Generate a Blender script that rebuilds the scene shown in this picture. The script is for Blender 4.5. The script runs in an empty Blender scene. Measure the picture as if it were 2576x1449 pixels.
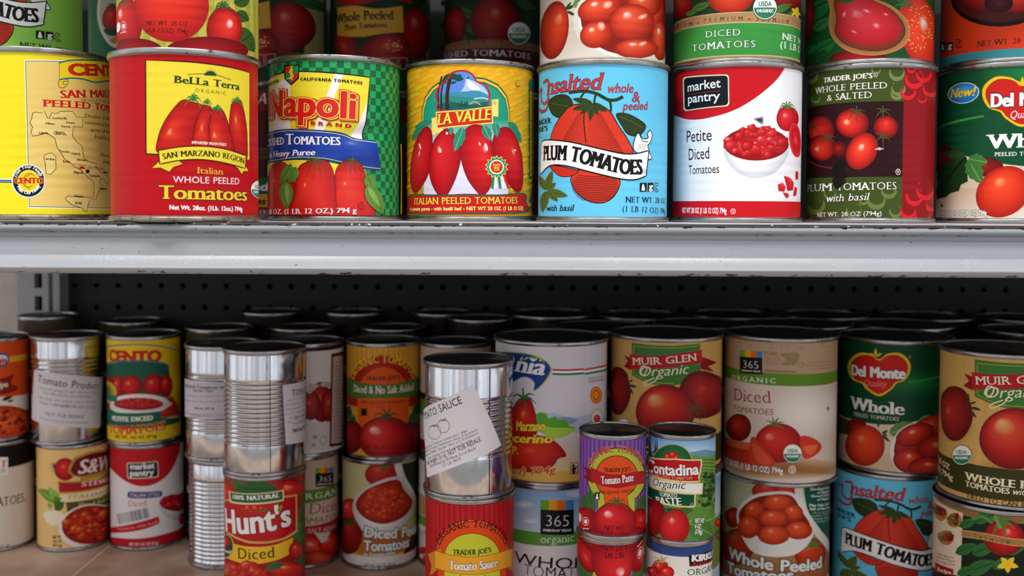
import bpy, math, random
import numpy as np
from mathutils import Vector, Matrix
from mathutils.geometry import tessellate_polygon

# ------------------------------------------------------------------ camera, world, lights, exposure
SC = bpy.context.scene
COL = SC.collection
FPX, IW, IH = 2504.0, 2576.0, 1449.0
EYE = 0.0091                       # eye height above the upper shelf (z = 0 is the upper deck)
PITCH = math.radians(2.0)
ROLL = math.radians(0.28)
PY = 614.0                         # row of the principal point
LOW = -0.345                       # lower shelf surface
cd = bpy.data.cameras.new('camera')
cd.sensor_fit = 'HORIZONTAL'; cd.sensor_width = 36.0; cd.lens = 36.0*FPX/IW
cd.shift_y = -(IH/2-PY)/IW
cd.clip_start = 0.02
cd.dof.use_dof = True; cd.dof.focus_distance = 0.71; cd.dof.aperture_fstop = 6.3
cam = bpy.data.objects.new('camera', cd); COL.objects.link(cam)
CM = Matrix.Translation((0, 0, EYE)) @ Matrix.Rotation(math.radians(90)-PITCH, 4, 'X') @ Matrix.Rotation(ROLL, 4, 'Z')
cam.matrix_world = CM
SC.camera = cam
CR = np.array(CM.to_3x3())
SC.view_settings.view_transform = 'Standard'; SC.view_settings.look = 'None'
SC.view_settings.exposure = 0.0; SC.view_settings.gamma = 1.0; SC.view_settings.use_curve_mapping = False

def node(nt, kind, x=0, **kw):
    n = nt.nodes.new(kind)
    for k, v in kw.items():
        if hasattr(n, k): setattr(n, k, v)
        else: n.inputs[k.replace('_', ' ')].default_value = v
    return n

wd = bpy.data.worlds.new('store_surroundings'); SC.world = wd; wd.use_nodes = True
nt = wd.node_tree; nt.nodes.clear(); ln = nt.links.new
tc = node(nt, 'ShaderNodeTexCoord'); sx = node(nt, 'ShaderNodeSeparateXYZ'); ln(tc.outputs['Generated'], sx.inputs[0])
at2 = node(nt, 'ShaderNodeMath', operation='ARCTAN2'); ln(sx.outputs[0], at2.inputs[0]); ln(sx.outputs[1], at2.inputs[1])
cmb = node(nt, 'ShaderNodeCombineXYZ'); ln(at2.outputs[0], cmb.inputs[0])
nz = node(nt, 'ShaderNodeTexNoise', Scale=3.8, Detail=4.0, Roughness=0.6); ln(cmb.outputs[0], nz.inputs['Vector'])
cr = node(nt, 'ShaderNodeValToRGB'); ln(nz.outputs[0], cr.inputs[0])
el = cr.color_ramp.elements; el[0].position = 0.3; el[0].color = (.04, .04, .045, 1); el[1].position = 0.70; el[1].color = (1.66, 1.70, 1.80, 1)
for p, c in ((.40, (.16, .16, .17, 1)), (.455, (.48, .38, .37, 1)), (.475, (.92, .95, 1.0, 1)), (.53, (.48, .50, .54, 1)), (.57, (.20, .20, .21, 1)), (.61, (.38, .38, .39, 1)), (.65, (1.07, 1.1, 1.16, 1))):
    e = el.new(p); e.color = c
mr = node(nt, 'ShaderNodeMapRange'); ln(sx.outputs[2], mr.inputs[0])
mr.inputs[1].default_value = -0.5; mr.inputs[2].default_value = 0.9; mr.inputs[3].default_value = 0.72; mr.inputs[4].default_value = 0.95
bg = node(nt, 'ShaderNodeBackground'); ln(cr.outputs[0], bg.inputs[0]); ln(mr.outputs[0], bg.inputs[1])
mlt = node(nt, 'ShaderNodeMath', operation='MULTIPLY'); mlt.inputs[1].default_value = 2.15; ln(mr.outputs[0], mlt.inputs[0]); ln(mlt.outputs[0], bg.inputs[1])
wo = node(nt, 'ShaderNodeOutputWorld'); ln(bg.outputs[0], wo.inputs[0])

def area(name, loc, target, sx_, sy_, power, color=(1, 1, 1)):
    l = bpy.data.lights.new(name, 'AREA'); l.shape = 'RECTANGLE'; l.size = sx_; l.size_y = sy_; l.energy = power; l.color = color
    o = bpy.data.objects.new(name, l); COL.objects.link(o); o.location = loc
    o.rotation_euler = (Vector(target)-Vector(loc)).to_track_quat('-Z', 'Y').to_euler()
    return o
for lx in (-0.62, 0.42):
    area('ceiling_lamp', (lx, -0.12, 1.78), (lx*.25, 0.72, 0.0), 0.42, 0.12, 18, (1.0, 0.985, 0.96))

# ------------------------------------------------------------------ helpers: objects and materials
def lin(c):
    if isinstance(c, str):
        c = c.lstrip('#')
        if len(c) == 3: c = ''.join(a+a for a in c)
        c = [int(c[i:i+2], 16)/255 for i in (0, 2, 4)]
    c = np.array(c, float)[:3]
    return np.where(c <= .04045, c/12.92, ((c+.055)/1.055)**2.4)

def mat(name, base=None, rough=.5, metal=0.0, **kw):
    m = bpy.data.materials.new(name); m.use_nodes = True
    b = m.node_tree.nodes['Principled BSDF']
    if base is not None: b.inputs['Base Color'].default_value = (*lin(base), 1)
    b.inputs['Roughness'].default_value = rough; b.inputs['Metallic'].default_value = metal
    for k, v in kw.items(): b.inputs[k.replace('_', ' ')].default_value = v
    return m

def bump(m, height_socket, strength, dist):
    nt = m.node_tree; b = nt.nodes['Principled BSDF']
    bp = node(nt, 'ShaderNodeBump'); bp.inputs['Strength'].default_value = strength; bp.inputs['Distance'].default_value = dist
    nt.links.new(height_socket, bp.inputs['Height']); nt.links.new(bp.outputs[0], b.inputs['Normal'])

def label_material(name, rough, ripple, spec=.15):
    m = mat(name, rough=rough, Specular_IOR_Level=spec); nt = m.node_tree; b = nt.nodes['Principled BSDF']; ln = nt.links.new
    at = node(nt, 'ShaderNodeVertexColor'); at.layer_name = 'ink'; ln(at.outputs[0], b.inputs['Base Color'])
    tc = node(nt, 'ShaderNodeTexCoord'); sp = node(nt, 'ShaderNodeSeparateXYZ'); ln(tc.outputs['Object'], sp.inputs[0])
    n1 = node(nt, 'ShaderNodeTexNoise', Scale=35.0, Detail=2.0); ln(tc.outputs['Object'], n1.inputs['Vector'])
    ma = node(nt, 'ShaderNodeMath', operation='MULTIPLY_ADD'); ln(n1.outputs[0], ma.inputs[0]); ma.inputs[1].default_value = 0.006; ln(sp.outputs[2], ma.inputs[2])
    ms = node(nt, 'ShaderNodeMath', operation='MULTIPLY'); ln(ma.outputs[0], ms.inputs[0]); ms.inputs[1].default_value = 2*math.pi/0.0068
    sn = node(nt, 'ShaderNodeMath', operation='SINE'); ln(ms.outputs[0], sn.inputs[0])
    # ripples only where the can below is ribbed, and only in patches
    n2 = node(nt, 'ShaderNodeTexNoise', Scale=18.0, Detail=1.0); ln(tc.outputs['Object'], n2.inputs['Vector'])
    mk = node(nt, 'ShaderNodeMapRange'); ln(n2.outputs[0], mk.inputs[0]); mk.inputs[1].default_value = .36; mk.inputs[2].default_value = .66
    mz = node(nt, 'ShaderNodeMapRange'); ln(sp.outputs[2], mz.inputs[0]); mz.inputs[1].default_value = .015; mz.inputs[2].default_value = .03
    mz2 = node(nt, 'ShaderNodeMapRange'); ln(sp.outputs[2], mz2.inputs[0]); mz2.inputs[1].default_value = .105; mz2.inputs[2].default_value = .088
    a1 = node(nt, 'ShaderNodeMath', operation='MULTIPLY'); ln(mk.outputs[0], a1.inputs[0]); ln(mz.outputs[0], a1.inputs[1])
    a2 = node(nt, 'ShaderNodeMath', operation='MULTIPLY'); ln(a1.outputs[0], a2.inputs[0]); ln(mz2.outputs[0], a2.inputs[1])
    a3 = node(nt, 'ShaderNodeMath', operation='MULTIPLY'); ln(sn.outputs[0], a3.inputs[0]); ln(a2.outputs[0], a3.inputs[1])
    bump(m, a3.outputs[0], ripple, 0.0008)
    return m

def metal_material(name, base, rough, rust=0.0):
    m = mat(name, base, rough, 1.0); nt = m.node_tree; b = nt.nodes['Principled BSDF']; ln = nt.links.new
    tc = node(nt, 'ShaderNodeTexCoord')
    n1 = node(nt, 'ShaderNodeTexNoise', Scale=90.0, Detail=5.0, Roughness=.65); ln(tc.outputs['Object'], n1.inputs['Vector'])
    r = node(nt, 'ShaderNodeMapRange'); ln(n1.outputs[0], r.inputs[0]); r.inputs[1].default_value = .35; r.inputs[2].default_value = .75
    r.inputs[3].default_value = rough*.75; r.inputs[4].default_value = rough*1.6; ln(r.outputs[0], b.inputs['Roughness'])
    if rust:
        k = node(nt, 'ShaderNodeMapRange'); ln(n1.outputs[0], k.inputs[0]); k.inputs[1].default_value = .66-rust; k.inputs[2].default_value = .70-rust*.6
        mx = node(nt, 'ShaderNodeMix', data_type='RGBA'); ln(k.outputs[0], mx.inputs[0])
        mx.inputs[6].default_value = (*lin(base), 1); mx.inputs[7].default_value = (*lin('4a3a2a'), 1)
        ln(mx.outputs[2], b.inputs['Base Color'])
        iv = node(nt, 'ShaderNodeMath', operation='SUBTRACT'); iv.inputs[0].default_value = 1.0; ln(k.outputs[0], iv.inputs[1]); ln(iv.outputs[0], b.inputs['Metallic'])
    return m

M_LABEL = label_material('printed_paper_label', .40, .20)
M_LABEL2 = label_material('glossy_printed_label', .26, .16, .3)
M_STICK = label_material('matt_sticker_paper', .6, .12)
M_TIN = metal_material('tin_plate', 'b9bbbe', .22)
M_TIN2 = metal_material('bright_ribbed_tin', 'c9ccd0', .16)
M_RIM = metal_material('seamed_rim_tin', 'a3a39f', .30, .06)
M_RIMW = metal_material('worn_rim_tin', '99917f', .34, .16)
M_RIMDARK = metal_material('dull_rim_tin', 'a0a0a2', .26, .04)
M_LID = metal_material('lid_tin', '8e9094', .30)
M_SEAM = mat('dark_seam_tin', '1b1b1d', .4, .6)  # dark line of the side seam

def tri_mesh(name, tris, mats, cols=None, normals=None, midx=None):
    """tris (n,3,3) -> mesh with its own vertices per triangle"""
    n = len(tris); me = bpy.data.meshes.new(name)
    me.vertices.add(n*3); me.vertices.foreach_set('co', np.ascontiguousarray(tris, dtype=np.float32).ravel())
    me.loops.add(n*3); me.loops.foreach_set('vertex_index', np.arange(n*3, dtype=np.int32))
    me.polygons.add(n); me.polygons.foreach_set('loop_start', np.arange(0, n*3, 3, dtype=np.int32))
    for m in mats: me.materials.append(m)
    if cols is not None:
        a = me.color_attributes.new('ink', 'FLOAT_COLOR', 'POINT')
        c4 = np.ones((n*3, 4), np.float32); c4[:, :3] = cols.reshape(-1, 3); a.data.foreach_set('color', c4.ravel())
    me.polygons.foreach_set('use_smooth', np.ones(n, dtype=bool))
    me.update(calc_edges=True)
    if normals is not None: me.normals_split_custom_set_from_vertices(normals.reshape(-1, 3).tolist())
    return me

def link(name, me, parent=None, loc=None):
    o = bpy.data.objects.new(name, me); COL.objects.link(o)
    if parent is not None: o.parent = parent
    if loc is not None: o.location = loc
    return o

def empty(name, loc, rz=0):
    o = bpy.data.objects.new(name, None); COL.objects.link(o); o.location = loc; o.rotation_euler = (0, 0, rz); o.empty_display_size = .02
    return o

def pyd(name, v, f, m, smooth=True):
    me = bpy.data.meshes.new(name); me.from_pydata(v, [], f); me.materials.append(m)
    if smooth: me.polygons.foreach_set('use_smooth', np.ones(len(me.polygons), dtype=bool))
    me.update(); return me

def lathe(name, prof, m, seg=96, caps=True, fn=None, sharp=True):
    """prof: list of (r, z); welded ring mesh around z"""
    v, f = [], []
    for r, z in prof:
        for k in range(seg):
            a = 2*math.pi*k/seg
            rr = r+(fn(math.atan2(math.sin(a), -math.cos(a)*-1), z) if fn else 0)
            v.append((rr*math.sin(a), -rr*math.cos(a), z))
    n = len(prof)
    for i in range(n-1):
        for k in range(seg):
            k2 = (k+1) % seg
            f.append((i*seg+k, i*seg+k2, (i+1)*seg+k2, (i+1)*seg+k))
    if caps:
        if prof[0][0] > 1e-6: f.append(tuple(reversed(range(seg))))
        if prof[-1][0] > 1e-6: f.append(tuple(range((n-1)*seg, n*seg)))
    return pyd(name, v, f, m)

# ------------------------------------------------------------------ pixels and rays (used to measure where printed artwork sits on a can)
def ray(px, py):
    d = CR @ np.array([(px-IW/2)/FPX, (IH/2-py)/FPX+cd.shift_y*IW/FPX, -1.0])
    return d

# ------------------------------------------------------------------ lettering: glyph outlines from the built-in font
_tc = bpy.data.curves.new('glyphs', 'FONT'); _tc.resolution_u = 3; _tc.size = 1.0
_to = bpy.data.objects.new('glyphs', _tc)
CAP = 0.729
_gc, _ga = {}, {}
_res = [3]
def _raw(body, off):
    _tc.body = body; _tc.offset = off; _tc.resolution_u = _res[0]
    me = _to.to_mesh(); me.calc_loop_triangles()
    n = len(me.vertices); co = np.zeros(n*3); me.vertices.foreach_get('co', co); co = co.reshape(-1, 3)[:, :2]
    t = np.zeros(len(me.loop_triangles)*3, dtype=np.int32)
    if len(t): me.loop_triangles.foreach_get('vertices', t)
    out = co[t.reshape(-1, 3)] if len(t) else np.zeros((0, 3, 2))
    if len(out):
        ar = (out[:, 1, 0]-out[:, 0, 0])*(out[:, 2, 1]-out[:, 0, 1])-(out[:, 1, 1]-out[:, 0, 1])*(out[:, 2, 0]-out[:, 0, 0])
        out[ar < 0] = out[ar < 0][:, ::-1]
    _to.to_mesh_clear()
    return out
def adv(ch):
    if ch not in _ga:
        if ' ' == ch: _ga[ch] = .34
        else: _ga[ch] = float(_raw(ch+'H', 0)[..., 0].max()-_raw('H', 0)[..., 0].max())
    return _ga[ch]
def glyph(ch, off=0.0, serif=0.0, smear=0.0):
    if off < 0 and ch in 'MWNKXAVYvwxkyz4': off = 0.0
    off_ = off
    key = (ch, round(off, 3), round(serif, 3), round(smear, 3), _res[0])
    if key in _gc: return _gc[key]
    t = _raw(ch, off) if ch != ' ' else np.zeros((0, 3, 2))
    if ch in 'MW' and off_ > 0: t = t0 = _raw(ch, 0)
    parts = [t] if not (ch in 'MW' and off_ > 0) else [t0+np.array(q) for q in ((off_, 0), (-off_, 0), (0, off_*.7), (0, -off_*.7))]
    if len(t) and serif > 0 and ch.isalnum():
        # slab serifs on the flat ends of stems
        cnt = {}
        for tr in t:
            for i in range(3):
                a = tuple(np.round(tr[i], 4)); b = tuple(np.round(tr[(i+1) % 3], 4))
                k = (min(a, b), max(a, b)); cnt[k] = cnt.get(k, 0)+1
        lo, hi = t[..., 1].min(), t[..., 1].max()
        xmin = t[..., 0].min()
        for (a, b), c in cnt.items():
            if c != 1 or abs(a[1]-b[1]) > 1e-3: continue
            y = a[1]; L = b[0]-a[0]
            at_bot = abs(y) < .03; at_top = y > .5
            if not (at_bot or at_top) or L < .03: continue
            if ch in 'CGOQS0235689ceos&': continue
            if ch in 'TZz7J' and at_top: continue
            if ch in 'EFLZz2' and L > .25 or ch in 'DBPR' and L > .13 :
                if ch in 'Zz2' : continue
                x0, x1 = a[0]-serif, a[0]+.02
            elif ch in 'DBPR' and a[0]-xmin > .1 and ch != 'R': continue
            elif L < .26: x0, x1 = a[0]-serif, b[0]+serif
            else: continue
            if at_top and ch in 'bdhklijmnpruft' and not ch in 'uvwxy': x1 = b[0]
            th = .052
            y0, y1 = (y, y+th) if at_bot else (y-th, y)
            parts.append(np.array([[(x0, y0), (x1, y0), (x1, y1)], [(x0, y0), (x1, y1), (x0, y1)]]))
    if len(t) and smear > 0:
        n = max(2, int(math.ceil(smear/.05))+1)
        base = parts if ch in 'MW' else [parts[0]]+([np.concatenate(parts[1:])] if len(parts) > 1 else [])
        parts = [p+np.array([smear*(k/(n-1)-.5), 0]) for k in range(n) for p in base]
    # overlapping pieces of one letter are kept apart so that they can lie in their own printed layer
    if len(parts) > 1 and smear <= 0 and off_ <= 0: parts = [parts[0], np.concatenate(parts[1:])]
    _gc[key] = parts
    return parts
STY = {  # offset, serif, smear, shear
    'sans': (0, 0, 0, 0), 'bold': (.022, 0, .03, 0), 'black': (.02, 0, .09, 0), 'light': (-.018, 0, 0, 0),
    'serif': (-.016, .055, .03, 0), 'serifb': (-.008, .065, .085, 0), 'serifl': (-.024, .05, .01, 0), 'slab': (.0, .08, .07, 0),
    'ital': (-.012, .04, .03, .25), 'italb': (0, .05, .07, .22), 'script': (-.008, 0, .02, .32), 'sansi': (0, 0, .03, .22), 'boldi': (.02, 0, .05, .2), 'wood': (.006, .06, .12, 0)}

# ------------------------------------------------------------------ printed artwork in label space (u = arc length, v = height)
LAYER = 0.0000020
NF = 144                                             # facets round a label
def cut(T, C, axis, c, sg, extra=None):
    """keep the part of each triangle where (coordinate - c) * sg > 0; c may differ per triangle"""
    d = (T[:, :, axis]-np.broadcast_to(c, len(T))[:, None])*sg
    s = d > 0; cnt = s.sum(1); ex = extra if extra is not None else np.zeros(len(T))
    full = cnt == 3; oT, oC, oE = [T[full]], [C[full]], [ex[full]]
    for want in (1, 2):
        m = cnt == want
        if not m.any(): continue
        t, k, dd, e = T[m], C[m], d[m], ex[m]
        lone = (s[m].argmax(1) if want == 1 else (~s[m]).argmax(1)); i = np.arange(len(t)); b_, q_ = (lone+1) % 3, (lone+2) % 3
        A, B, Q, a, b, q = t[i, lone], t[i, b_], t[i, q_], k[i, lone], k[i, b_], k[i, q_]
        t1 = (dd[i, lone]/(dd[i, lone]-dd[i, b_]))[:, None]; t2 = (dd[i, lone]/(dd[i, lone]-dd[i, q_]))[:, None]
        P1, P2, c1, c2 = A+t1*(B-A), A+t2*(Q-A), a+t1*(b-a), a+t2*(q-a)
        if want == 1: oT += [np.stack([A, P1, P2], 1)]; oC += [np.stack([a, c1, c2], 1)]; oE += [e]
        else: oT += [np.stack([P1, B, Q], 1), np.stack([P1, Q, P2], 1)]; oC += [np.stack([c1, b, q], 1), np.stack([c1, q, c2], 1)]; oE += [e, e]
    return np.concatenate(oT), np.concatenate(oC), np.concatenate(oE)
def columns(T, C, axis, du, o=0.0):
    """split triangles at every multiple of du along an axis"""
    u = (T[:, :, axis]-o)/du; k0 = np.floor(u.min(1)+1e-7).astype(int); k1 = np.maximum(np.ceil(u.max(1)-1e-7).astype(int), k0+1)
    n = k1-k0; idx = np.repeat(np.arange(len(T)), n)
    col = np.arange(n.sum())-np.repeat(np.cumsum(n)-n, n)+k0[idx]
    single = n[idx] == 1
    T1, C1 = T[idx[single]], C[idx[single]]
    m = ~single; T2, C2, k2 = T[idx[m]], C[idx[m]], col[m].astype(float)
    T2, C2, k2 = cut(T2, C2, axis, o+k2*du, 1, k2); T2, C2, k2 = cut(T2, C2, axis, o+(k2+1)*du, -1, k2)
    return np.concatenate([T1, T2]), np.concatenate([C1, C2])

class Art:
    def __init__(s, can, view=(0, 0, 1), r=None):
        s.can = can; s.view = view; s.R = r if r else can.rb+0.0003
        s.items = []; s.layer = 0; s.rnd = random.Random(7)
    # photo pixel (in the current crop) -> (u, v) on this can
    def P(s, x, y):
        ox, oy, k = s.view; px, py = ox+x/k, oy+y/k
        c = s.can; a0, a1 = c.edge                   # silhouette angles
        al = math.atan((px-IW/2)/FPX); mid = (a0+a1)/2; half = (a1-a0)/2*s.R/c.rs
        q = (al-mid)/half; lim = .965
        over = 0.0
        if abs(q) > lim: over = (abs(q)-lim)*3.2*(1 if q > 0 else -1); q = lim if q > 0 else -lim
        al = mid+q*half
        d = ray(IW/2+FPX*math.tan(al), py)
        # direction in plan: intersect the circle
        dx, dy = d[0], d[1]; L = math.hypot(dx, dy); dx /= L; dy /= L
        b = dx*c.X+dy*c.Y; disc = max(b*b-(c.X**2+c.Y**2-s.R**2), 0); t = b-math.sqrt(disc)
        hx, hy = t*dx-c.X, t*dy-c.Y
        th = math.atan2(hx, -hy)
        z = EYE+d[2]/L*t
        return np.array([s.R*(th+over), z-c.z])
    def Ps(s, pts): return np.array([s.P(*p) for p in pts])
    def mm(s, x, y):                                 # metres per crop pixel near a point (vertical)
        return abs(s.P(x, y)[1]-s.P(x, y+10)[1])/10
    def add(s, T, C, bumpl=True):
        T = np.asarray(T, float)
        if len(T) == 0: return
        C = np.asarray(C, float)
        if C.ndim == 1: C = np.broadcast_to(C, T.shape[:2]+(3,)).copy()
        if bumpl: s.layer += 1
        s.items.append((T, C, s.layer))
    def fill(s, uv, col, holes=()):
        loops = [[Vector((p[0], p[1], 0)) for p in uv]]+[[Vector((p[0], p[1], 0)) for p in h] for h in holes]
        allp = np.array([(p.x, p.y) for l in loops for p in l])
        ix = np.array(tessellate_polygon(loops))
        if len(ix) == 0: return
        s.add(allp[ix], lin(col))
    def poly(s, pts, col, holes=()): s.fill(s.Ps(pts), col, [s.Ps(h) for h in holes])
    def rect(s, x0, y0, x1, y1, col):
        s.poly([(x0+(x1-x0)*i/6, y0) for i in range(7)]+[(x1-(x1-x0)*i/6, y1) for i in range(7)], col)
    def smooth(s, pts, n=6, closed=True):
        p = np.array(pts, float); N = len(p); out = []
        for i in range(N if closed else N-1):
            p0, p1, p2, p3 = (p[(i-1) % N], p[i], p[(i+1) % N], p[(i+2) % N]) if closed else (p[max(i-1, 0)], p[i], p[i+1], p[min(i+2, N-1)])
            for k in range(n):
                t = k/n
                out.append(.5*((2*p1)+(-p0+p2)*t+(2*p0-5*p1+4*p2-p3)*t*t+(-p0+3*p1-3*p2+p3)*t**3))
        if not closed: out.append(p[-1])
        return [tuple(q) for q in out]
    def blob(s, pts, col, ol=None, olw=3):
        sp = s.smooth(pts)
        s.poly(sp, col)
        if ol: s.line(sp+[sp[0]], olw, ol)
    def ell_pts(s, cx, cy, rx, ry, rot=0, n=28):
        a = math.radians(rot); o = []
        for k in range(n):
            t = 2*math.pi*k/n; x, y = rx*math.cos(t), ry*math.sin(t)
            o.append((cx+x*math.cos(a)-y*math.sin(a), cy+x*math.sin(a)+y*math.cos(a)))
        return o
    def ell(s, cx, cy, rx, ry, col, rot=0): s.poly(s.ell_pts(cx, cy, rx, ry, rot), col)
    def grad(s, pts, focus, cols, stops=None):
        """printed radial blend from focus (first colour) to the outline (last)"""
        o = s.Ps(pts); f = s.P(*focus); n = len(o); K = len(cols)
        stops = stops or [i/(K-1) for i in range(K)]
        lc = [lin(c) for c in cols]; T, C = [], []
        for k in range(K-1):
            r0, r1 = f+(o-f)*stops[k], f+(o-f)*stops[k+1]
            for i in range(n):
                j = (i+1) % n
                T.append((r0[i], r1[i], r1[j])); C.append((lc[k], lc[k+1], lc[k+1]))
                if k: T.append((r0[i], r1[j], r0[j])); C.append((lc[k], lc[k+1], lc[k]))
        T = np.array(T); C = np.array(C)
        s.add(T, C)
    def tom(s, cx, cy, rx, ry, rot=0, f=(-.3, -.35), cols=('ffb9a0', 'f0452c', 'd8231a', '9c120f'), stops=(0, .22, .62, 1), n=32, plum=0.0):
        a = math.radians(rot); o = []
        for k in range(n):
            t = 2*math.pi*k/n; x, y = math.cos(t), math.sin(t)
            x *= 1+plum*y
            x *= rx; y *= ry
            o.append((cx+x*math.cos(a)-y*math.sin(a), cy+x*math.sin(a)+y*math.cos(a)))
        fx, fy = f[0]*rx, f[1]*ry
        s.grad(o, (cx+fx*math.cos(a)-fy*math.sin(a), cy+fx*math.sin(a)+fy*math.cos(a)), cols, list(stops))
    def shape(s, pts, focus, cols=('ff9a80', 'e8392a', 'cf1c1a', '98100f'), stops=(0, .2, .65, 1)):
        s.grad(s.smooth(pts), focus, cols, list(stops))
    def vgrad(s, x0, y0, x1, y1, top, bot):
        n = 8; T, C = [], []; a, b = lin(top), lin(bot)
        tp = s.Ps([(x0+(x1-x0)*i/n, y0) for i in range(n+1)]); bt = s.Ps([(x0+(x1-x0)*i/n, y1) for i in range(n+1)])
        for i in range(n): T += [(bt[i], bt[i+1], tp[i+1]), (bt[i], tp[i+1], tp[i])]; C += [(b, b, a), (b, a, a)]
        s.add(T, np.array(C))
    def hgrad(s, x0, y0, x1, y1, cols):
        n = len(cols)-1; T, C = [], []; lc = [lin(c) for c in cols]
        tp = s.Ps([(x0+(x1-x0)*i/n, y0) for i in range(n+1)]); bt = s.Ps([(x0+(x1-x0)*i/n, y1) for i in range(n+1)])
        for i in range(n): T += [(bt[i], bt[i+1], tp[i+1]), (bt[i], tp[i+1], tp[i])]; C += [(lc[i], lc[i+1], lc[i+1]), (lc[i], lc[i+1], lc[i])]
        s.add(T, np.array(C))
    def line(s, pts, w, col, taper=False):
        p = s.Ps(pts); n = len(p)
        if n < 2: return
        mm = s.mm(*pts[n//2])*w/2
        d = np.gradient(p, axis=0); d /= np.maximum(np.linalg.norm(d, axis=1), 1e-9)[:, None]
        nn = np.stack([-d[:, 1], d[:, 0]], 1)*mm
        if taper: nn *= (1-np.linspace(0, 1, n)*.85)[:, None]
        l, r = p+nn, p-nn; T = []
        for i in range(n-1): T += [(r[i], r[i+1], l[i+1]), (r[i], l[i+1], l[i])]
        s.add(T, lin(col))
    def curve(s, pts, w, col, taper=False): s.line(s.smooth(pts, 6, False), w, col, taper)
    def rquad(s, pts, r, n=4):
        o = []
        for i in range(len(pts)):
            a, b, c = (np.array(pts[j % len(pts)], float) for j in (i-1, i, i+1))
            p, q = b+(a-b)/np.linalg.norm(a-b)*r, b+(c-b)/np.linalg.norm(c-b)*r
            o += [tuple((1-t)**2*p+2*t*(1-t)*b+t*t*q) for t in np.linspace(0, 1, n+1)]
        return o
    def frame(s, x0, y0, x1, y1, w, col):
        s.line([(x0, y0), (x1, y0)], w, col); s.line([(x1, y0), (x1, y1)], w, col); s.line([(x1, y1), (x0, y1)], w, col); s.line([(x0, y1), (x0, y0)], w, col)
    def rrect_pts(s, x0, y0, x1, y1, r, n=5, k=0):
        """rounded box; k = drop of the right edge in pixels"""
        o = []
        for cx, cy, a in ((x1-r, y0+r, -90), (x1-r, y1-r, 0), (x0+r, y1-r, 90), (x0+r, y0+r, 180)):
            for i in range(n+1):
                t = math.radians(a+90*i/n); x = cx+r*math.cos(t); o.append((x, cy+r*math.sin(t)+k*(x-x0)/(x1-x0)))
        return o
    def t(s, txt, x0, y0, x1, y1, h, col, st='sans', ol=None, olw=.05, arc=0, sh=None, bold=0, path=None, sp=0, off=(0, 0), tail=''):
        """lettering fitted between two baseline points; arc lifts the middle (crop px)"""
        if path: pts = s.smooth(path, 8, False)
        elif arc:
            pts = [(x0+(x1-x0)*k/16, y0+(y1-y0)*k/16-arc*(1-(2*k/16-1)**2)) for k in range(17)]
        else: pts = [(x0, y0), (x1, y1)]
        if off != (0, 0): pts = [(a+off[0], b+off[1]) for a, b in pts]
        uv = s.Ps(pts)
        seg = np.linalg.norm(np.diff(uv, axis=0), axis=1); cum = np.concatenate([[0], np.cumsum(seg)]); L = cum[-1]
        mx, my = pts[len(pts)//2]; hm = h*s.mm(mx, my)
        o_, se, sm, shr = STY[st]; o_ += bold
        if sh is not None: shr = sh
        av = [adv(c)+sp for c in txt]; W = sum(av)-sp; NT = W
        if tail: av += [adv(c)+sp for c in tail]; txt = txt+tail
        # trim the side bearings
        sxx = L/max(W, 1e-6); syy = hm/CAP
        passes = ([(ol, o_, se, sm, olw)] if ol else [])+[(col, o_, se, sm, 0)]
        hp = h/s.view[2]; _res[0] = 1 if hp < 9 else 2 if hp < 24 else 3
        for pc, po, pse, psm, dil in passes:
            if dil: po += min(dil, .03); dil = max(dil-.03, 0)
            if hp < 9: psm = min(psm, .05)
            if dil < .006: dil = 0
            shifts = [(dil*math.cos(k*math.pi/4), dil*math.sin(k*math.pi/4)) for k in range(8)] if dil else [(0, 0)]
            if dil: psm = min(psm, .05)
            x = 0; T = {}
            for c, w in zip(txt, av):
                gs = glyph(c, po, pse, psm)
                if dil: gs = [g+np.array(q) for g in gs for q in shifts] if h < 70 else [g+np.array(q) for q in shifts for g in gs]
                for gi, g in enumerate(gs):
                    if not len(g): continue
                    cxm = (x+w/2)*sxx
                    i = min(max(np.searchsorted(cum, cxm)-1, 0), len(seg)-1); f = (cxm-cum[i])/max(seg[i], 1e-9)
                    p = uv[i]+(uv[i+1]-uv[i])*f; d = (uv[i+1]-uv[i])/max(seg[i], 1e-9)
                    nx = np.array([-d[1], d[0]])
                    gx = (g[..., 0]-w/2+shr*(g[..., 1]-.36))*sxx; gy = g[..., 1]*syy
                    T.setdefault(gi, []).append(p+gx[..., None]*d+gy[..., None]*nx)
                x += w
            s.layer += 1; l0 = s.layer
            for gi in sorted(T):
                s.layer = l0+(.22 if len(T) < 12 else 2.5/len(T))*gi; s.add(np.concatenate(T[gi]), lin(pc), False)
    def leaf(s, x0, y0, x1, y1, w, col, vein=None, n=8, wav=0.0):
        dx, dy = x1-x0, y1-y0; l = []; r = []
        for k in range(n+1):
            t = k/n; ww = w*math.sin(math.pi*t**.8)**.8*(1+wav*(k % 2)) if 0 < t < 1 else 0
            L = math.hypot(dx, dy); nx, ny = -dy/L, dx/L
            l.append((x0+dx*t+nx*ww, y0+dy*t+ny*ww)); r.append((x0+dx*t-nx*ww, y0+dy*t-ny*ww))
        s.poly(l+r[::-1][1:-1], col)
        if vein: s.line([(x0, y0), (x0+dx*.92, y0+dy*.92)], max(w*.12, 1.2), vein)
    def calyx(s, cx, cy, r, col, n=5, a0=200, a1=340, w=.22, drop=0.25):
        for k in range(n):
            a = math.radians(a0+(a1-a0)*k/max(n-1, 1)); x, y = cx+r*math.cos(a), cy+r*math.sin(a)
            L = r*w; px, py = -math.sin(a)*L, math.cos(a)*L
            mx, my = cx+.5*r*math.cos(a), cy+.5*r*math.sin(a)-drop*r*.3
            s.curve([(cx, cy), (mx, my), (x, y+drop*r)], L*2, col, True)
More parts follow.
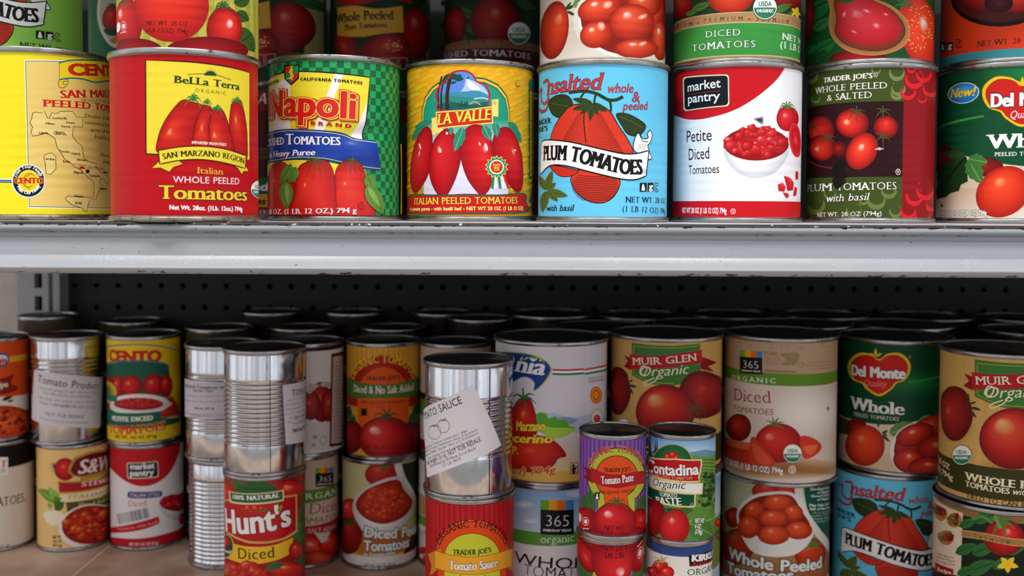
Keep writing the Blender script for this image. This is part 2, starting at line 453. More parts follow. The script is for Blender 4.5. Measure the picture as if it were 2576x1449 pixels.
    def plate(s, cx, cy, rx, ry, col, ol=None, olw=3, rot=0):
        p = s.ell_pts(cx, cy, rx, ry, rot, 36); s.poly(p, col)
        if ol: s.line(p+[p[0], p[1]], olw, ol)
    def usda(s, cx, cy, r, dark='123a2c', green='2f7d5b', k=0):
        s.ell(cx, cy, r*1.06, r*1.06, dark); s.ell(cx, cy, r, r, 'f4f4f0')
        s.poly([(cx+r*.93*math.cos(math.radians(a)), cy+r*.93*math.sin(math.radians(a))) for a in range(0, 181, 12)], green)
        s.t('USDA', cx-r*.55, cy-r*.12, cx+r*.55, cy-r*.12, r*.42, green, 'bold')
        s.t('ORGANIC', cx-r*.72, cy+r*.42, cx+r*.72, cy+r*.42, r*.3, 'ffffff', 'bold')
    def lines(s, x0, y0, x1, y1, n, h, col, words=7, k=0, ragged=.25):
        """rows of small print"""
        alpha = 'abcdefghilmnoprstuvy'
        for i in range(n):
            y = y0+(y1-y0)*i/max(n-1, 1); q = s.rnd.random()*ragged
            tx = ' '.join(''.join(s.rnd.choice(alpha) for _ in range(s.rnd.randint(3, 8))) for _ in range(words))
            w = x1-x0
            s.t(tx, x0+w*q*.5, y+k*q*.5, x1-w*q*.5, y+k*(1-q*.5), h, col)
    def blocks(s, pts, n, size, cols):
        """diced pieces scattered in an outline (x, y, rx, ry ellipse)"""
        cx, cy, rx, ry = pts
        for i in range(n):
            a = s.rnd.random()*6.283; q = math.sqrt(s.rnd.random())
            x, y = cx+rx*q*math.cos(a), cy+ry*q*math.sin(a); z = size*(.7+.6*s.rnd.random()); b = s.rnd.random()*6.28
            P = [(x+z*math.cos(b+k*1.257+s.rnd.random()*.5), y+z*.75*math.sin(b+k*1.257)) for k in range(5)]
            c = s.rnd.choice(cols)
            s.grad(P, (x-z*.3, y-z*.3), c, [0, .5, 1])
    def band(s, v0, v1, col, u0=None, u1=None):
        """printed band right round the can between two heights (fractions of the label)"""
        lo, hi = s.can.v0, s.can.v1; z0, z1 = lo+(hi-lo)*v0, lo+(hi-lo)*v1
        a = -math.pi*s.R if u0 is None else u0*s.R; b = math.pi*s.R if u1 is None else u1*s.R
        s.add([[(a, z0), (b, z0), (b, z1)], [(a, z0), (b, z1), (a, z1)]], lin(col))
    def bg(s, col): s.band(0, 1, col)
    def strip(s, xm, y0, y1, xl, xr, col):
        """printed field level round the can: heights read at column xm, ends at xl and xr"""
        z0, z1 = s.P(xm, y1)[1], s.P(xm, y0)[1]; ym = (y0+y1)/2; a, b = s.P(xl, ym)[0], s.P(xr, ym)[0]
        s.add([[(a, z0), (b, z0), (b, z1)], [(a, z0), (b, z1), (a, z1)]], lin(col))
    def mesh(s, name='label', m=None, fn=None, clip=True):
        du = 2*math.pi*s.R/NF; Ts, Cs, Ls = [], [], []
        lo, hi = s.can.v0, s.can.v1
        for T, C, l in s.items:
            if clip:
                a, b = -math.pi*s.R, math.pi*s.R
                for ax, c, sg in ((1, lo, 1), (1, hi, -1), (0, a, 1), (0, b, -1)): T, C, _ = cut(T, C, ax, c, sg)
                if not len(T): continue
            T, C = columns(T, C, 0, du)
            if fn: T, C = columns(T, C, 1, (hi-lo)/60, lo)
            Ts.append(T); Cs.append(C); Ls.append(np.full(len(T), l))
        T, C, L = np.concatenate(Ts), np.concatenate(Cs), np.concatenate(Ls)
        ar = (T[:, 1, 0]-T[:, 0, 0])*(T[:, 2, 1]-T[:, 0, 1])-(T[:, 1, 1]-T[:, 0, 1])*(T[:, 2, 0]-T[:, 0, 0])
        ok = np.abs(ar) > 1e-12; T, C, L, ar = T[ok], C[ok], L[ok], ar[ok]
        fl = ar < 0; T[fl] = T[fl][:, ::-1]; C[fl] = C[fl][:, ::-1]
        k = np.floor(T[:, :, 0].mean(1)/du); t = T[:, :, 0]/du-k[:, None]
        th0 = (k*du/s.R)[:, None]; th1 = ((k+1)*du/s.R)[:, None]
        th = th0+(th1-th0)*t; z = T[:, :, 1]
        r = (s.R+L*(LAYER*10 if fn else LAYER))[:, None]
        if fn:
            f_, dz = fn, (hi-lo)/60; zc = np.floor((z.mean(1)-lo)/dz)[:, None]*dz+lo
            fn = lambda a, zz: f_(a, zc)+(f_(a, zc+dz)-f_(a, zc))*(zz-zc)/dz
            f0, f1 = fn(np.broadcast_to(th0, z.shape), z), fn(np.broadcast_to(th1, z.shape), z); r0, r1 = r+f0, r+f1
        else: r0 = r1 = r
        x = (1-t)*r0*np.sin(th0)+t*r1*np.sin(th1); y = -((1-t)*r0*np.cos(th0)+t*r1*np.cos(th1))
        N = np.stack([np.sin(th), -np.cos(th), np.zeros_like(th)], -1)
        if fn:
            fn = f_; e = 1e-4; dr = (fn(th, z+e)-fn(th, z-e))/(2*e); dt = (fn(th+e, z)-fn(th-e, z))/(2*e)/s.R
            N[..., 2] -= dr; N[..., 0] -= dt*np.cos(th); N[..., 1] -= dt*np.sin(th)
            N /= np.linalg.norm(N, axis=-1)[..., None]
        return tri_mesh(name, np.stack([x, y, z], -1), [m or M_LABEL], C, N)

# ------------------------------------------------------------------ cans
_mesh = {}
class Can:
    """a tin standing at (X, Y, z): xl, xr are the silhouette columns of its rim in the photograph, dia its rim diameter"""
    def __init__(s, xl, xr, dia, z, H=.1185, Y=None, body=.962, ytop=None):
        a0, a1 = math.atan((xl-IW/2)/FPX), math.atan((xr-IW/2)/FPX)
        s.rs = dia/2; d = s.rs/math.sin((a1-a0)/2)
        if Y is not None: k = Y/(d*math.cos((a0+a1)/2)); d *= k; s.rs *= k
        s.X, s.Y, s.z, s.H = d*math.sin((a0+a1)/2), d*math.cos((a0+a1)/2), z, H
        if ytop is not None:                              # height of the rim read at the front of the can
            r = ray((xl+xr)/2, ytop); L = math.hypot(r[0], r[1]); s.H = H = EYE+r[2]/L*(d-s.rs)-z
        s.edge = (a0, a1); s.rb = s.rs*body; s.v0, s.v1 = .0040, H-.0040
        s.top = z+H
def silver_profile(R, H, ribs):
    p = [(R*.985, .003), (R, .0045)]
    lo, hi = ribs; zz = .0045
    p.append((R, lo*H-.001)); n = max(int((hi-lo)*H/.0042), 1); st = (hi-lo)*H/n
    for i in range(n):
        z = lo*H+i*st
        p += [(R-.0001, z), (R-.0013, z+st*.3), (R-.0013, z+st*.45), (R+.0002, z+st*.8)]
    p += [(R, hi*H+.001), (R, H-.0045), (R*.985, H-.003)]
    return p
def can_object(c, label, group=None, label_mesh=None, rz=0.0, silver=None, rim=None, fn=None, brim=None, seam=None, tilt=None, lidm=None, name='tin_can', src=None):
    rim = rim or M_RIM; brim = brim or rim; lidm = lidm or M_LID
    o = empty(name, (c.X, c.Y, c.z), rz)
    o['label'] = label; o['category'] = 'tin can'
    if group: o['group'] = group
    if tilt: o.rotation_euler = (tilt[0], tilt[1], rz)
    key = (round(c.rs, 5), round(c.H, 5), silver, id(rim), id(brim), id(lidm), fn is not None)
    if key not in _mesh:
        R, H, rs = c.rb, c.H, c.rs
        if silver: body = lathe('body', silver_profile(R, H, silver), M_TIN2, 128, False)
        elif fn: body = lathe('body', [(R, .003+(H-.006)*i/24) for i in range(25)], M_TIN, 96, False, fn=lambda a, z: float(fn(np.array(a), np.array(z)))-.0006)
        else: body = lathe('body', [(R, .003), (R, H-.003)], M_TIN, 96, False)
        tr = lathe('top_rim', [(R*.99, H-.0038), (rs*.992, H-.0036), (rs, H-.0029), (rs, H-.0008), (rs*.994, H-.0001), (rs*.985, H), (rs*.972, H-.0004), (rs*.966, H-.0014), (rs*.962, H-.0045)], rim, 96, False)
        br = lathe('bottom_rim', [(rs*.955, .0040), (rs*.96, .0010), (rs*.972, .0001), (rs*.985, 0), (rs*.994, .0002), (rs, .0009), (rs, .0027), (rs*.992, .0034), (R*.99, .0038)], brim, 96, False)
        q = rs*.962
        lid = lathe('lid', [(q, H-.0012), (q, H-.0046), (q*.93, H-.0048), (q*.91, H-.0038), (q*.87, H-.0038), (q*.85, H-.0046), (q*.62, H-.0046), (q*.60, H-.0040), (q*.56, H-.0040), (q*.54, H-.0046), (0.0001, H-.0046)], lidm, 64, True)
        bot = lathe('base_plate', [(.0001, .0034), (q, .0034), (q*1.003, .0032)], lidm, 48, True)
        _mesh[key] = (body, tr, br, lid, bot)
    body, tr, br, lid, bot = _mesh[key]
    b = link('body', body, o); link('top_rim', tr, o); link('bottom_rim', br, o); link('lid', lid, o); link('base_plate', bot, o)
    if label_mesh is not None:
        l = link('label', label_mesh, o)
        if src: l.scale = (c.rb/src.rb, c.rb/src.rb, c.H/src.H)
    if seam is not None:
        pr = silver_profile(c.rb, c.H, silver) if silver else [(c.rb, .005), (c.rb, c.H-.005)]
        v, f = [], []; w = .0004
        for r, z in pr:
            for q in (-w, w): v.append(((r+.00025)*math.sin(seam)+q*math.cos(seam), -(r+.00025)*math.cos(seam)+q*math.sin(seam), z))
        for i in range(len(pr)-1): f.append((2*i, 2*i+1, 2*i+3, 2*i+2))
        link('side_seam', pyd('side_seam', v, f, M_SEAM), o)
    return o
# ------------------------------------------------------------------ the setting: wall, floor, shelving
def noise_mix(name, c1, c2, scale, lo, hi, rough, detail=4.0, third=None):
    m = mat(name, c1, rough); nt = m.node_tree; b = nt.nodes['Principled BSDF']; ln = nt.links.new
    tc = node(nt, 'ShaderNodeTexCoord'); n = node(nt, 'ShaderNodeTexNoise', Scale=scale, Detail=detail); ln(tc.outputs['Object'], n.inputs['Vector'])
    r = node(nt, 'ShaderNodeMapRange'); ln(n.outputs[0], r.inputs[0]); r.inputs[1].default_value = lo; r.inputs[2].default_value = hi
    mx = node(nt, 'ShaderNodeMix', data_type='RGBA'); ln(r.outputs[0], mx.inputs[0]); mx.inputs[6].default_value = (*lin(c1), 1); mx.inputs[7].default_value = (*lin(c2), 1)
    ln(mx.outputs[2], b.inputs['Base Color'])
    return m
M_WALL = noise_mix('beige_wall', 'aaa49c', '938a80', 14, .35, .7, .9)
M_FLOOR = noise_mix('grey_floor', '8a8782', '77736d', 6, .35, .7, .6)
M_TILE = noise_mix('stone_tile', 'dcc3ab', 'b08d74', 16, .36, .68, .45, 6)
M_GROUT = mat('pale_seam', 'e6e2dc', .6)
M_PEG = mat('dark_pegboard', '202322', .7)
M_POST = mat('grey_enamel_post', '9a9da0', .4)
M_DARK = mat('dark_void', '060606', .9)

def rail_material():
    m = mat('chipped_white_enamel', '9a9da0', .36); nt = m.node_tree; b = nt.nodes['Principled BSDF']; ln = nt.links.new
    tc = node(nt, 'ShaderNodeTexCoord'); sp = node(nt, 'ShaderNodeSeparateXYZ'); ln(tc.outputs['Object'], sp.inputs[0])
    mp = node(nt, 'ShaderNodeMapping'); ln(tc.outputs['Object'], mp.inputs[0]); mp.inputs['Scale'].default_value = (1, 1, 2.2)
    def nz(sc, det): n = node(nt, 'ShaderNodeTexNoise', Scale=sc, Detail=det, Roughness=.6); ln(mp.outputs[0], n.inputs['Vector']); return n.outputs[0]
    def zone(a, b_, c, d):                                # 1 between heights b_ and c, fading to 0 at a and d
        r1 = node(nt, 'ShaderNodeMapRange'); ln(sp.outputs[2], r1.inputs[0]); r1.inputs[1].default_value = a; r1.inputs[2].default_value = b_
        r2 = node(nt, 'ShaderNodeMapRange'); ln(sp.outputs[2], r2.inputs[0]); r2.inputs[1].default_value = d; r2.inputs[2].default_value = c
        q = node(nt, 'ShaderNodeMath', operation='MULTIPLY'); ln(r1.outputs[0], q.inputs[0]); ln(r2.outputs[0], q.inputs[1]); return q.outputs[0]
    def thr(v, lo, hi):
        r = node(nt, 'ShaderNodeMapRange'); ln(v, r.inputs[0]); r.inputs[1].default_value = lo; r.inputs[2].default_value = hi; return r.outputs[0]
    def madd(v, k, w):
        q = node(nt, 'ShaderNodeMath', operation='MULTIPLY_ADD'); ln(v, q.inputs[0]); q.inputs[1].default_value = k; ln(w, q.inputs[2]); return q.outputs[0]
    col = None
    def mix(fac, base, c):
        mx = node(nt, 'ShaderNodeMix', data_type='RGBA'); ln(fac, mx.inputs[0])
        if base is None: mx.inputs[6].default_value = (*lin('9a9da0'), 1)
        else: ln(base, mx.inputs[6])
        mx.inputs[7].default_value = (*lin(c), 1); return mx.outputs[2]
    def mul(a, c):
        q = node(nt, 'ShaderNodeMath', operation='MULTIPLY'); ln(a, q.inputs[0])
        if isinstance(c, (int, float)): q.inputs[1].default_value = c
        else: ln(c, q.inputs[1])
        return q.outputs[0]
    # white scuffs and dirty specks on the lower half of the panel
    col = mix(mul(thr(nz(900, 3), .58, .66), mul(thr(nz(30, 2), .45, .6), mul(zone(-.0295, -.027, -.021, -.018), .45))), col, 'ececee')
    col = mix(mul(thr(nz(420, 3), .66, .70), mul(thr(nz(45, 2), .5, .62), zone(-.030, -.028, -.012, -.006))), col, '8f8a80')
    col = mix(mul(thr(nz(24, 3), .62, .74), mul(zone(-.028, -.024, -.021, -.017), .55)), col, 'c8a86a')
    # rust in the groove, paint chips on both lips
    col = mix(mul(thr(nz(120, 4), .56, .66), mul(zone(-.0072, -.0066, -.0060, -.0050), .7)), col, '5a4626')
    col = mix(thr(madd(zone(-.0034, -.0003, .01, .02), .33, nz(160, 4)), .72, .745), col, '2a1210')
    col = mix(thr(madd(zone(-.04, -.034, -.0315, -.0300), .16, nz(150, 4)), .735, .755), col, '2a1210')
    col = mix(thr(nz(260, 2), .735, .75), col, '251210')
    ln(col, b.inputs['Base Color'])
    return m
M_RAIL = rail_material()
M_WORN = noise_mix('bare_rusted_edge', '171011', 'c8c8c8', 260, .64, .68, .6, 5)

M_DECK = noise_mix('scuffed_white_deck', 'c4c6c8', '9a9690', 40, .45, .75, .4)
def plane(name, x0, x1, y0, y1, z, m, parent=None):
    return link(name, pyd(name, [(x0, y0, z), (x1, y0, z), (x1, y1, z), (x0, y1, z)], [(0, 1, 2, 3)], m, False), parent)
def box_vf(x0, x1, y0, y1, z0, z1, o=0):
    v = [(x0, y0, z0), (x1, y0, z0), (x1, y1, z0), (x0, y1, z0), (x0, y0, z1), (x1, y0, z1), (x1, y1, z1), (x0, y1, z1)]
    f = [(0, 3, 2, 1), (4, 5, 6, 7), (0, 1, 5, 4), (1, 2, 6, 5), (2, 3, 7, 6), (3, 0, 4, 7)]
    return v, [tuple(i+o for i in q) for q in f]
def boxes(name, bs, m, parent=None):
    v, f = [], []
    for b in bs: a, c = box_vf(*b, len(v)); v += a; f += c
    return link(name, pyd(name, v, f, m, False), parent)
def extrude(name, prof, x0, x1, m, parent=None, n=2, closed=False, smooth=True):
    v, f = [], []; N = len(prof)
    for i in range(n): v += [(x0+(x1-x0)*i/(n-1), y, z) for y, z in prof]
    for i in range(n-1):
        for k in range(N if closed else N-1): f.append((i*N+k, i*N+(k+1) % N, (i+1)*N+(k+1) % N, (i+1)*N+k))
    return link(name, pyd(name, v, f, m, smooth), parent)

FLOOR = LOW-.17
w = boxes('wall_back', [(-2.2, 2.2, 1.30, 1.36, FLOOR, 1.3)], M_WALL); w['kind'] = 'structure'
fl = boxes('floor', [(-2.2, 2.2, -1.2, 1.36, FLOOR-.05, FLOOR)], M_FLOOR); fl['kind'] = 'structure'

XL, XR = -1.05, 1.05
EDGE = .626
us = boxes('store_shelf', [(-.64, XR, EDGE+.004, 1.139, -.006, -.0002)], M_DECK); us['label'] = 'white metal shelf with a chipped front edge carrying the upper row of cans'; us['category'] = 'shelf'
rail = [(EDGE+.012, -.0001), (EDGE+.0020, -.0001), (EDGE+.0008, -.0006), (EDGE-.0004, -.0022), (EDGE-.0008, -.0036), (EDGE-.0004, -.0050), (EDGE+.0014, -.0058), (EDGE+.0040, -.0062),
        (EDGE+.0044, -.0096), (EDGE+.0032, -.0100), (EDGE+.0026, -.0105), (EDGE+.0046, -.0208), (EDGE+.0044, -.0213), (EDGE-.0014, -.0272), (EDGE-.0026, -.0277), (EDGE-.0034, -.0283), (EDGE-.0034, -.0290), (EDGE-.0026, -.0302), (EDGE-.0014, -.0314), (EDGE+.0002, -.0323), (EDGE+.0014, -.0326), (EDGE+.014, -.0326)]
pr = extrude('price_rail', rail, -.64, XR, M_RAIL, us)
we = extrude('worn_edge', [(EDGE+.0030, .0003), (EDGE+.0006, .0002), (EDGE-.0003, -.0004), (EDGE-.0006, -.0013)], -.64, XR, M_WORN); we.parent = us
# lower shelf, laid with stone tile, and an unseen shelf added above to shade the back cans
ls = boxes('store_shelf', [(XL, -.4215, .56, 1.139, LOW-.02, LOW), (-.4195, XR, .56, 1.139, LOW-.02, LOW)], M_TILE); ls['label'] = 'bottom shelf laid with tan stone tile and a pale seam'; ls['category'] = 'shelf'
sm = boxes('tile_seam', [(-.4215, -.4195, .56, 1.139, LOW-.02, LOW-.0002)], M_GROUT); sm.parent = ls
bsk = boxes('base_skirt', [(XL, XR, .59, .61, FLOOR, LOW-.02)], M_POST, ls)
shade_shelf = boxes('store_shelf', [(-.64, XR, EDGE+.09, 1.139, .252, .27)], M_DECK); shade_shelf['label'] = 'unseen white metal shelf added above the stacked upper cans for shade'; shade_shelf['category'] = 'shelf'
# pegboard with real holes
def pegboard():
    v, f = [], []; s = .0254; r = .0036; Yb = 1.165; hx, hz = -.5127, -.0826
    i0, i1 = 0, 56; j0, j1 = -10, 15
    for i in range(i0, i1):
        for j in range(j0, j1):
            cx, cz = hx+i*s, hz+j*s; o = len(v); q = s/2
            sq = [(q, 0), (q, q), (0, q), (-q, q), (-q, 0), (-q, -q), (0, -q), (q, -q)]
            v += [(cx+a, Yb, cz+b) for a, b in sq]+[(cx+r*math.cos(k*math.pi/4), Yb, cz+r*math.sin(k*math.pi/4)) for k in range(8)]+[(cx+r*math.cos(k*math.pi/4), Yb+.005, cz+r*math.sin(k*math.pi/4)) for k in range(8)]
            for k in range(8): k2 = (k+1) % 8; f += [(o+k, o+8+k, o+8+k2, o+k2), (o+8+k, o+16+k, o+16+k2, o+8+k2)]
    return pyd('back_panel', v, f, M_PEG, False)
pb = link('back_panel', pegboard()); pb['label'] = 'dark grey pegboard panel behind the shelves'; pb['category'] = 'pegboard'
boxes('hole_shade_sheet', [(-.53, XR, 1.19, 1.195, FLOOR, .32)], M_DARK, pb)  # near-black sheet standing in for the darkness seen through the holes
def px_x(px, Y): return (px-IW/2)/FPX*Y
def upright(xa, label):
    Y = 1.14; x0, x1 = xa, xa+.0205; b = []
    sw = .0043
    b += [(x0, x0+sw, Y, Y+.012, FLOOR, .34), (x0+sw+.0088, x1, Y, Y+.012, FLOOR, .34)]
    z = FLOOR; zs = -.0885
    k0 = -18
    for k in range(k0, 18):
        zc = zs+k*.0262; b.append((x0+sw, x0+sw+.0088, Y, Y+.012, zc-.0046, zc+.0046))
    b += [(x1, x1+.0045, Y+.006, Y+.03, FLOOR, .34), (x1+.0045, x1+.012, Y+.001, Y+.03, FLOOR, .34), (x0-.0175, x0, Y+.004, Y+.03, FLOOR, .34)]
    o = boxes('upright_post', b, M_POST); o['label'] = label; o['category'] = 'post'; d = boxes('slot_shade_strip', [(x0+.001, x1-.001, Y+.02, Y+.022, FLOOR, .34)], M_DARK); d.parent = o  # near-black strip painted as the darkness inside the slots
upright(px_x(75, 1.14), 'grey slotted steel post at the left end of the pegboard'); upright(.93, 'grey slotted steel post at the right end of the shelves')
# ------------------------------------------------------------------ printed artwork, upper shelf
V1, V2, V3, V4, V5, V6 = (0, 0, 2.4985), (640, 0, 2.4986), (1340, 0, 2.4985), (1980, 0, 2.4983), (580, 120, 3.02), (600, 0, 3.22)
RED3 = ('ff8f78', 'e6392c', 'cc1a1c', '8e0f12')

def art_map(c):
    A = Art(c, V1); A.bg('f2e124')
    A.poly([(152, 376), (280, 376), (420, 380), (600, 390), (780, 410), (780, 1320), (600, 1316), (400, 1312), (178, 1308)], 'f8f6ea')
    A.poly([(162, 386), (280, 386), (420, 390), (600, 400), (780, 420), (780, 1310), (600, 1306), (400, 1302), (188, 1298)], 'e9cd72')
    A.line([(160, 384), (280, 384), (420, 388), (600, 398), (780, 418)], 4, '2f6f8c'); A.line([(160, 384), (185, 1300)], 4, '2f6f8c')
    A.line([(186, 1299), (400, 1303), (600, 1307), (780, 1311)], 4, '2f6f8c')
    for y, w, cc in ((1126, 5, 'f8f6ea'), (1135, 12, '1f6fb8'), (1146, 5, '14213a')): A.line([(-90, y), (0, y), (90, y+2)], w, cc)
    # ribbon
    A.poly([(370, 395), (440, 380), (520, 376), (640, 380), (760, 396), (760, 520), (690, 508), (600, 516), (520, 496), (440, 490), (375, 500)], 'f3d420')
    A.curve([(370, 395), (440, 380), (540, 377), (660, 384), (770, 400)], 9, '1f6f9c')
    A.curve([(372, 502), (440, 491), (520, 497), (600, 517), (690, 508), (770, 522)], 9, '1f6f9c')
    A.line([(371, 395), (374, 450), (373, 540)], 3, '6b5514')
    A.blob([(372, 505), (425, 500), (424, 530), (400, 552), (370, 545)], 'f0cb1c', '1f5f84', 4); A.curve([(424, 512), (400, 512), (400, 530), (414, 530)], 4, '1f5f84')
    A.t('CENT', 432, 471, 688, 478, 68, 'd22a1a', 'bold', ol='6a3a08', olw=.02, tail='O')
    A.t('SAN MARZ', 380, 617, 685, 612, 48, 'cf1d20', 'serifb', tail='ANO')
    A.t('PRODUCT OF ITA', 510, 636, 684, 652, 18, 'c03028', 'sans', tail='LY')
    A.t('PEELED TOM', 270, 670, 688, 704, 44, 'cf1d20', 'serifb', tail='ATOES')
    ink = '4a3712'
    for x0, y0, x1, y1, tx in ((532, 738, 700, 756, 'Distinct in flavor'), (535, 780, 700, 798, 'tomatoes are grown'), (570, 826, 700, 840, 'area of Italy,'), (592, 868, 700, 882, 'fruitful soil'), (628, 982, 760, 994, 'These tomatoes'), (648, 1024, 780, 1034, 'independently')):
        A.t(tx, x0, y0, x1, y1, 24, ink, 'ital')
    land = [(205, 710), (230, 705), (262, 712), (280, 700), (298, 742), (308, 745), (328, 706), (345, 716), (368, 708), (375, 700), (455, 700), (480, 735), (522, 740), (517, 800), (460, 795), (455, 855), (480, 890), (512, 915), (520, 960), (530, 1000), (555, 1015), (608, 1030), (605, 1050), (635, 1085), (660, 1090), (682, 1135), (680, 1160), (665, 1150), (650, 1120), (630, 1125), (625, 1150), (640, 1180), (615, 1210), (605, 1250), (582, 1255), (592, 1200), (588, 1140), (565, 1125), (545, 1105), (500, 1060), (470, 1050), (440, 1020), (405, 1000), (385, 960), (360, 930), (345, 870), (310, 845), (285, 835), (240, 850), (205, 855), (195, 830), (205, 800), (188, 770), (200, 745)]
    for P in (land, [(410, 1245), (430, 1232), (500, 1240), (570, 1240), (560, 1270), (550, 1300), (548, 1330), (528, 1325), (515, 1308), (450, 1285), (415, 1255)], [(285, 970), (325, 960), (350, 980), (352, 1060), (320, 1095), (290, 1090), (285, 1030), (275, 985)]):
        A.poly(P, 'edd684'); A.line(P+[P[0]], 3.5, '3a2c12')
    for tx, x0, x1, y in (('Lombardia', 330, 420, 748), ('Milano', 287, 347, 782), ('Veneto', 414, 470, 776), ('Verona', 384, 442, 800), ('Liguria', 245, 303, 840), ('Toscana', 372, 437, 957), ('Umbria', 446, 503, 971), ('Sardinia', 285, 343, 1005), ('Abruzzo', 484, 548, 1010), ('Roma', 395, 440, 1020), ('Napoli', 463, 520, 1089), ('Campania', 560, 628, 1110), ('Bari', 650, 676, 1088), ('Calabria', 618, 670, 1190), ('Palermo', 468, 526, 1238), ('Sicilia', 470, 516, 1281)):
        A.t(tx, x0, y, x1, y+3, 15, '3a2a10', 'bold')
    A.t('CENTO', 337, 844, 408, 850, 20, '2a2010', 'black'); A.ell(412, 848, 4, 4, '2a2010')
    A.t('Mt. Vesuvius', 462, 1038, 540, 1046, 15, 'c0281c', 'sans'); A.t('San Marzano', 548, 1058, 655, 1068, 17, 'c0281c', 'sans')
    A.poly([(488, 1060), (515, 1042), (540, 1062)], 'c41c1c'); A.ell(550, 1077, 12, 12, '141010')
    # round seal
    A.ell(180, 1138, 106, 106, 'f4f4ec'); A.ell(180, 1138, 99, 99, '1d3b66'); A.ell(180, 1138, 94, 94, '10161e'); A.ell(180, 1138, 70, 70, 'f6e9a0'); A.ell(180, 1138, 66, 66, 'f2d322')
    A.curve([(215, 1105), (185, 1090), (155, 1110), (145, 1145), (165, 1175), (205, 1170)], 7, 'a98a2a'); A.curve([(200, 1085), (165, 1120), (160, 1165), (190, 1190)], 5, 'a98a2a')
    A.t('CENTO', 88, 1152, 276, 1153, 36, 'c8201c', 'black', ol='f2d322', olw=.05)
    A.t('Trust Your Family', 0, 0, 0, 0, 23, 'ffffff', 'italb', path=[(104, 1118), (118, 1088), (150, 1062), (190, 1058), (225, 1074), (252, 1112)])
    A.t('With Our Family', 0, 0, 0, 0, 23, 'ffffff', 'italb', path=[(105, 1170), (125, 1202), (165, 1220), (205, 1216), (240, 1190), (254, 1165)])
    return A

def art_terra(c):
    A = Art(c, V1); A.bg('bb0d16')
    A.poly([(915, 380), (1080, 383), (1240, 393), (1400, 414), (1568, 458), (1568, 1004), (1300, 985), (920, 968)], 'f0d93a')
    A.line([(918, 968), (915, 380), (1080, 383), (1240, 393), (1400, 414), (1570, 459), (1570, 1004)], 9, '1a0c08'); A.line([(918, 968), (1010, 972)], 9, '1a0c08')
    for k in range(13):
        a = math.radians(190+160*k/12); x, y = 1322, 474
        A.line([(x+18*math.cos(a), y+14*math.sin(a)), (x+48*math.cos(a), y+42*math.sin(a))], 5, '123a22', True)
    A.poly([(1285, 474)]+[(1322+36*math.cos(math.radians(a)), 474+28*math.sin(math.radians(a))) for a in range(190, 356, 15)]+[(1360, 478)], '1c4a26')
    A.curve([(1178, 468), (1280, 464), (1370, 474), (1452, 503)], 4, '123a22')
    A.t('BeLLa Terra', 1093, 521, 1505, 568, 47, '0d3a20', 'slab'); A.t('ORGANIC', 1225, 578, 1422, 598, 23, '1a3a20', 'sans', sp=.22)
    A.t('™', 1497, 540, 1510, 541, 10, '1a3a20', 'sans')
    K = '2a0a08'
    for P, f in (([(1455, 655), (1488, 635), (1520, 650), (1545, 760), (1555, 880), (1548, 1010), (1480, 990), (1440, 830)], (1480, 745)), ([(1335, 690), (1370, 688), (1405, 700), (1440, 800), (1470, 985), (1310, 970), (1302, 800)], (1345, 850)),
                 ([(1265, 665), (1300, 662), (1330, 690), (1312, 800), (1320, 970), (1195, 965), (1215, 830), (1245, 710)], (1268, 800)), ([(1150, 628), (1200, 638), (1272, 665), (1240, 740), (1215, 840), (1200, 965), (1000, 962), (990, 880), (1030, 770), (1100, 670)], (1060, 830))):
        A.shape(P, f, ('f5a068', 'de3a20', 'c8201a', 'a81214'), (0, .14, .5, 1)); q = A.smooth(P); A.line(q+[q[0]], 4, K)
    for x, y, r in ((1215, 630, 55), (1300, 650, 38), (1365, 690, 42), (1487, 640, 42)):
        A.calyx(x, y, r, '1f7a3a', 6, 170, 390, .13, .5); A.line([(x-2, y+5), (x+6, y-45*r/50)], 6, '2c8a3c')
    A.t('IMPORTED FROM ITALY', 1205, 903, 1422, 917, 17, 'fbf4e0', 'bold')
    for P in ([(1005, 1008), (955, 1055), (1010, 1056), (1065, 1082), (1090, 1052), (1150, 1032), (1120, 1005)], [(1465, 1042), (1490, 1055), (1518, 1098), (1530, 1078), (1562, 1076), (1538, 1035), (1500, 1030)]):
        A.poly(P, 'e6c934'); A.line(P+[P[0]], 5, K)
    P = A.smooth([(995, 945), (1150, 922), (1290, 920), (1420, 938), (1545, 978)], 6, False)+A.smooth([(1540, 1058), (1400, 1022), (1270, 1003), (1130, 1008), (1005, 1032)], 6, False)
    A.poly(P, 'efd83c'); A.line(P+[P[0]], 7, K)
    A.t('SAN MARZANO REGION', 0, 0, 0, 0, 38, '1c1408', 'serifb', path=[(1024, 1003), (1150, 985), (1290, 983), (1420, 998), (1533, 1028)])
    A.t('Italian', 1238, 1090, 1402, 1098, 42, 'efcf4a', 'serif'); A.t('WHOLE PEELED', 1088, 1148, 1505, 1160, 42, 'f6e8e8', 'sans')
    A.t('Tomatoes', 1000, 1250, 1552, 1262, 88, 'efcf3a', 'serifb', ol='3a0a08', olw=.03)
    A.t('Net Wt. 28oz. (1Lb. 12oz.) 794g', 1064, 1316, 1522, 1327, 28, 'ffffff', 'bold')
    A.usda(1632, 1190, 56)
    A.strip(1200, 1340, 1352, 670, 1700, 'b00c14')
    return A

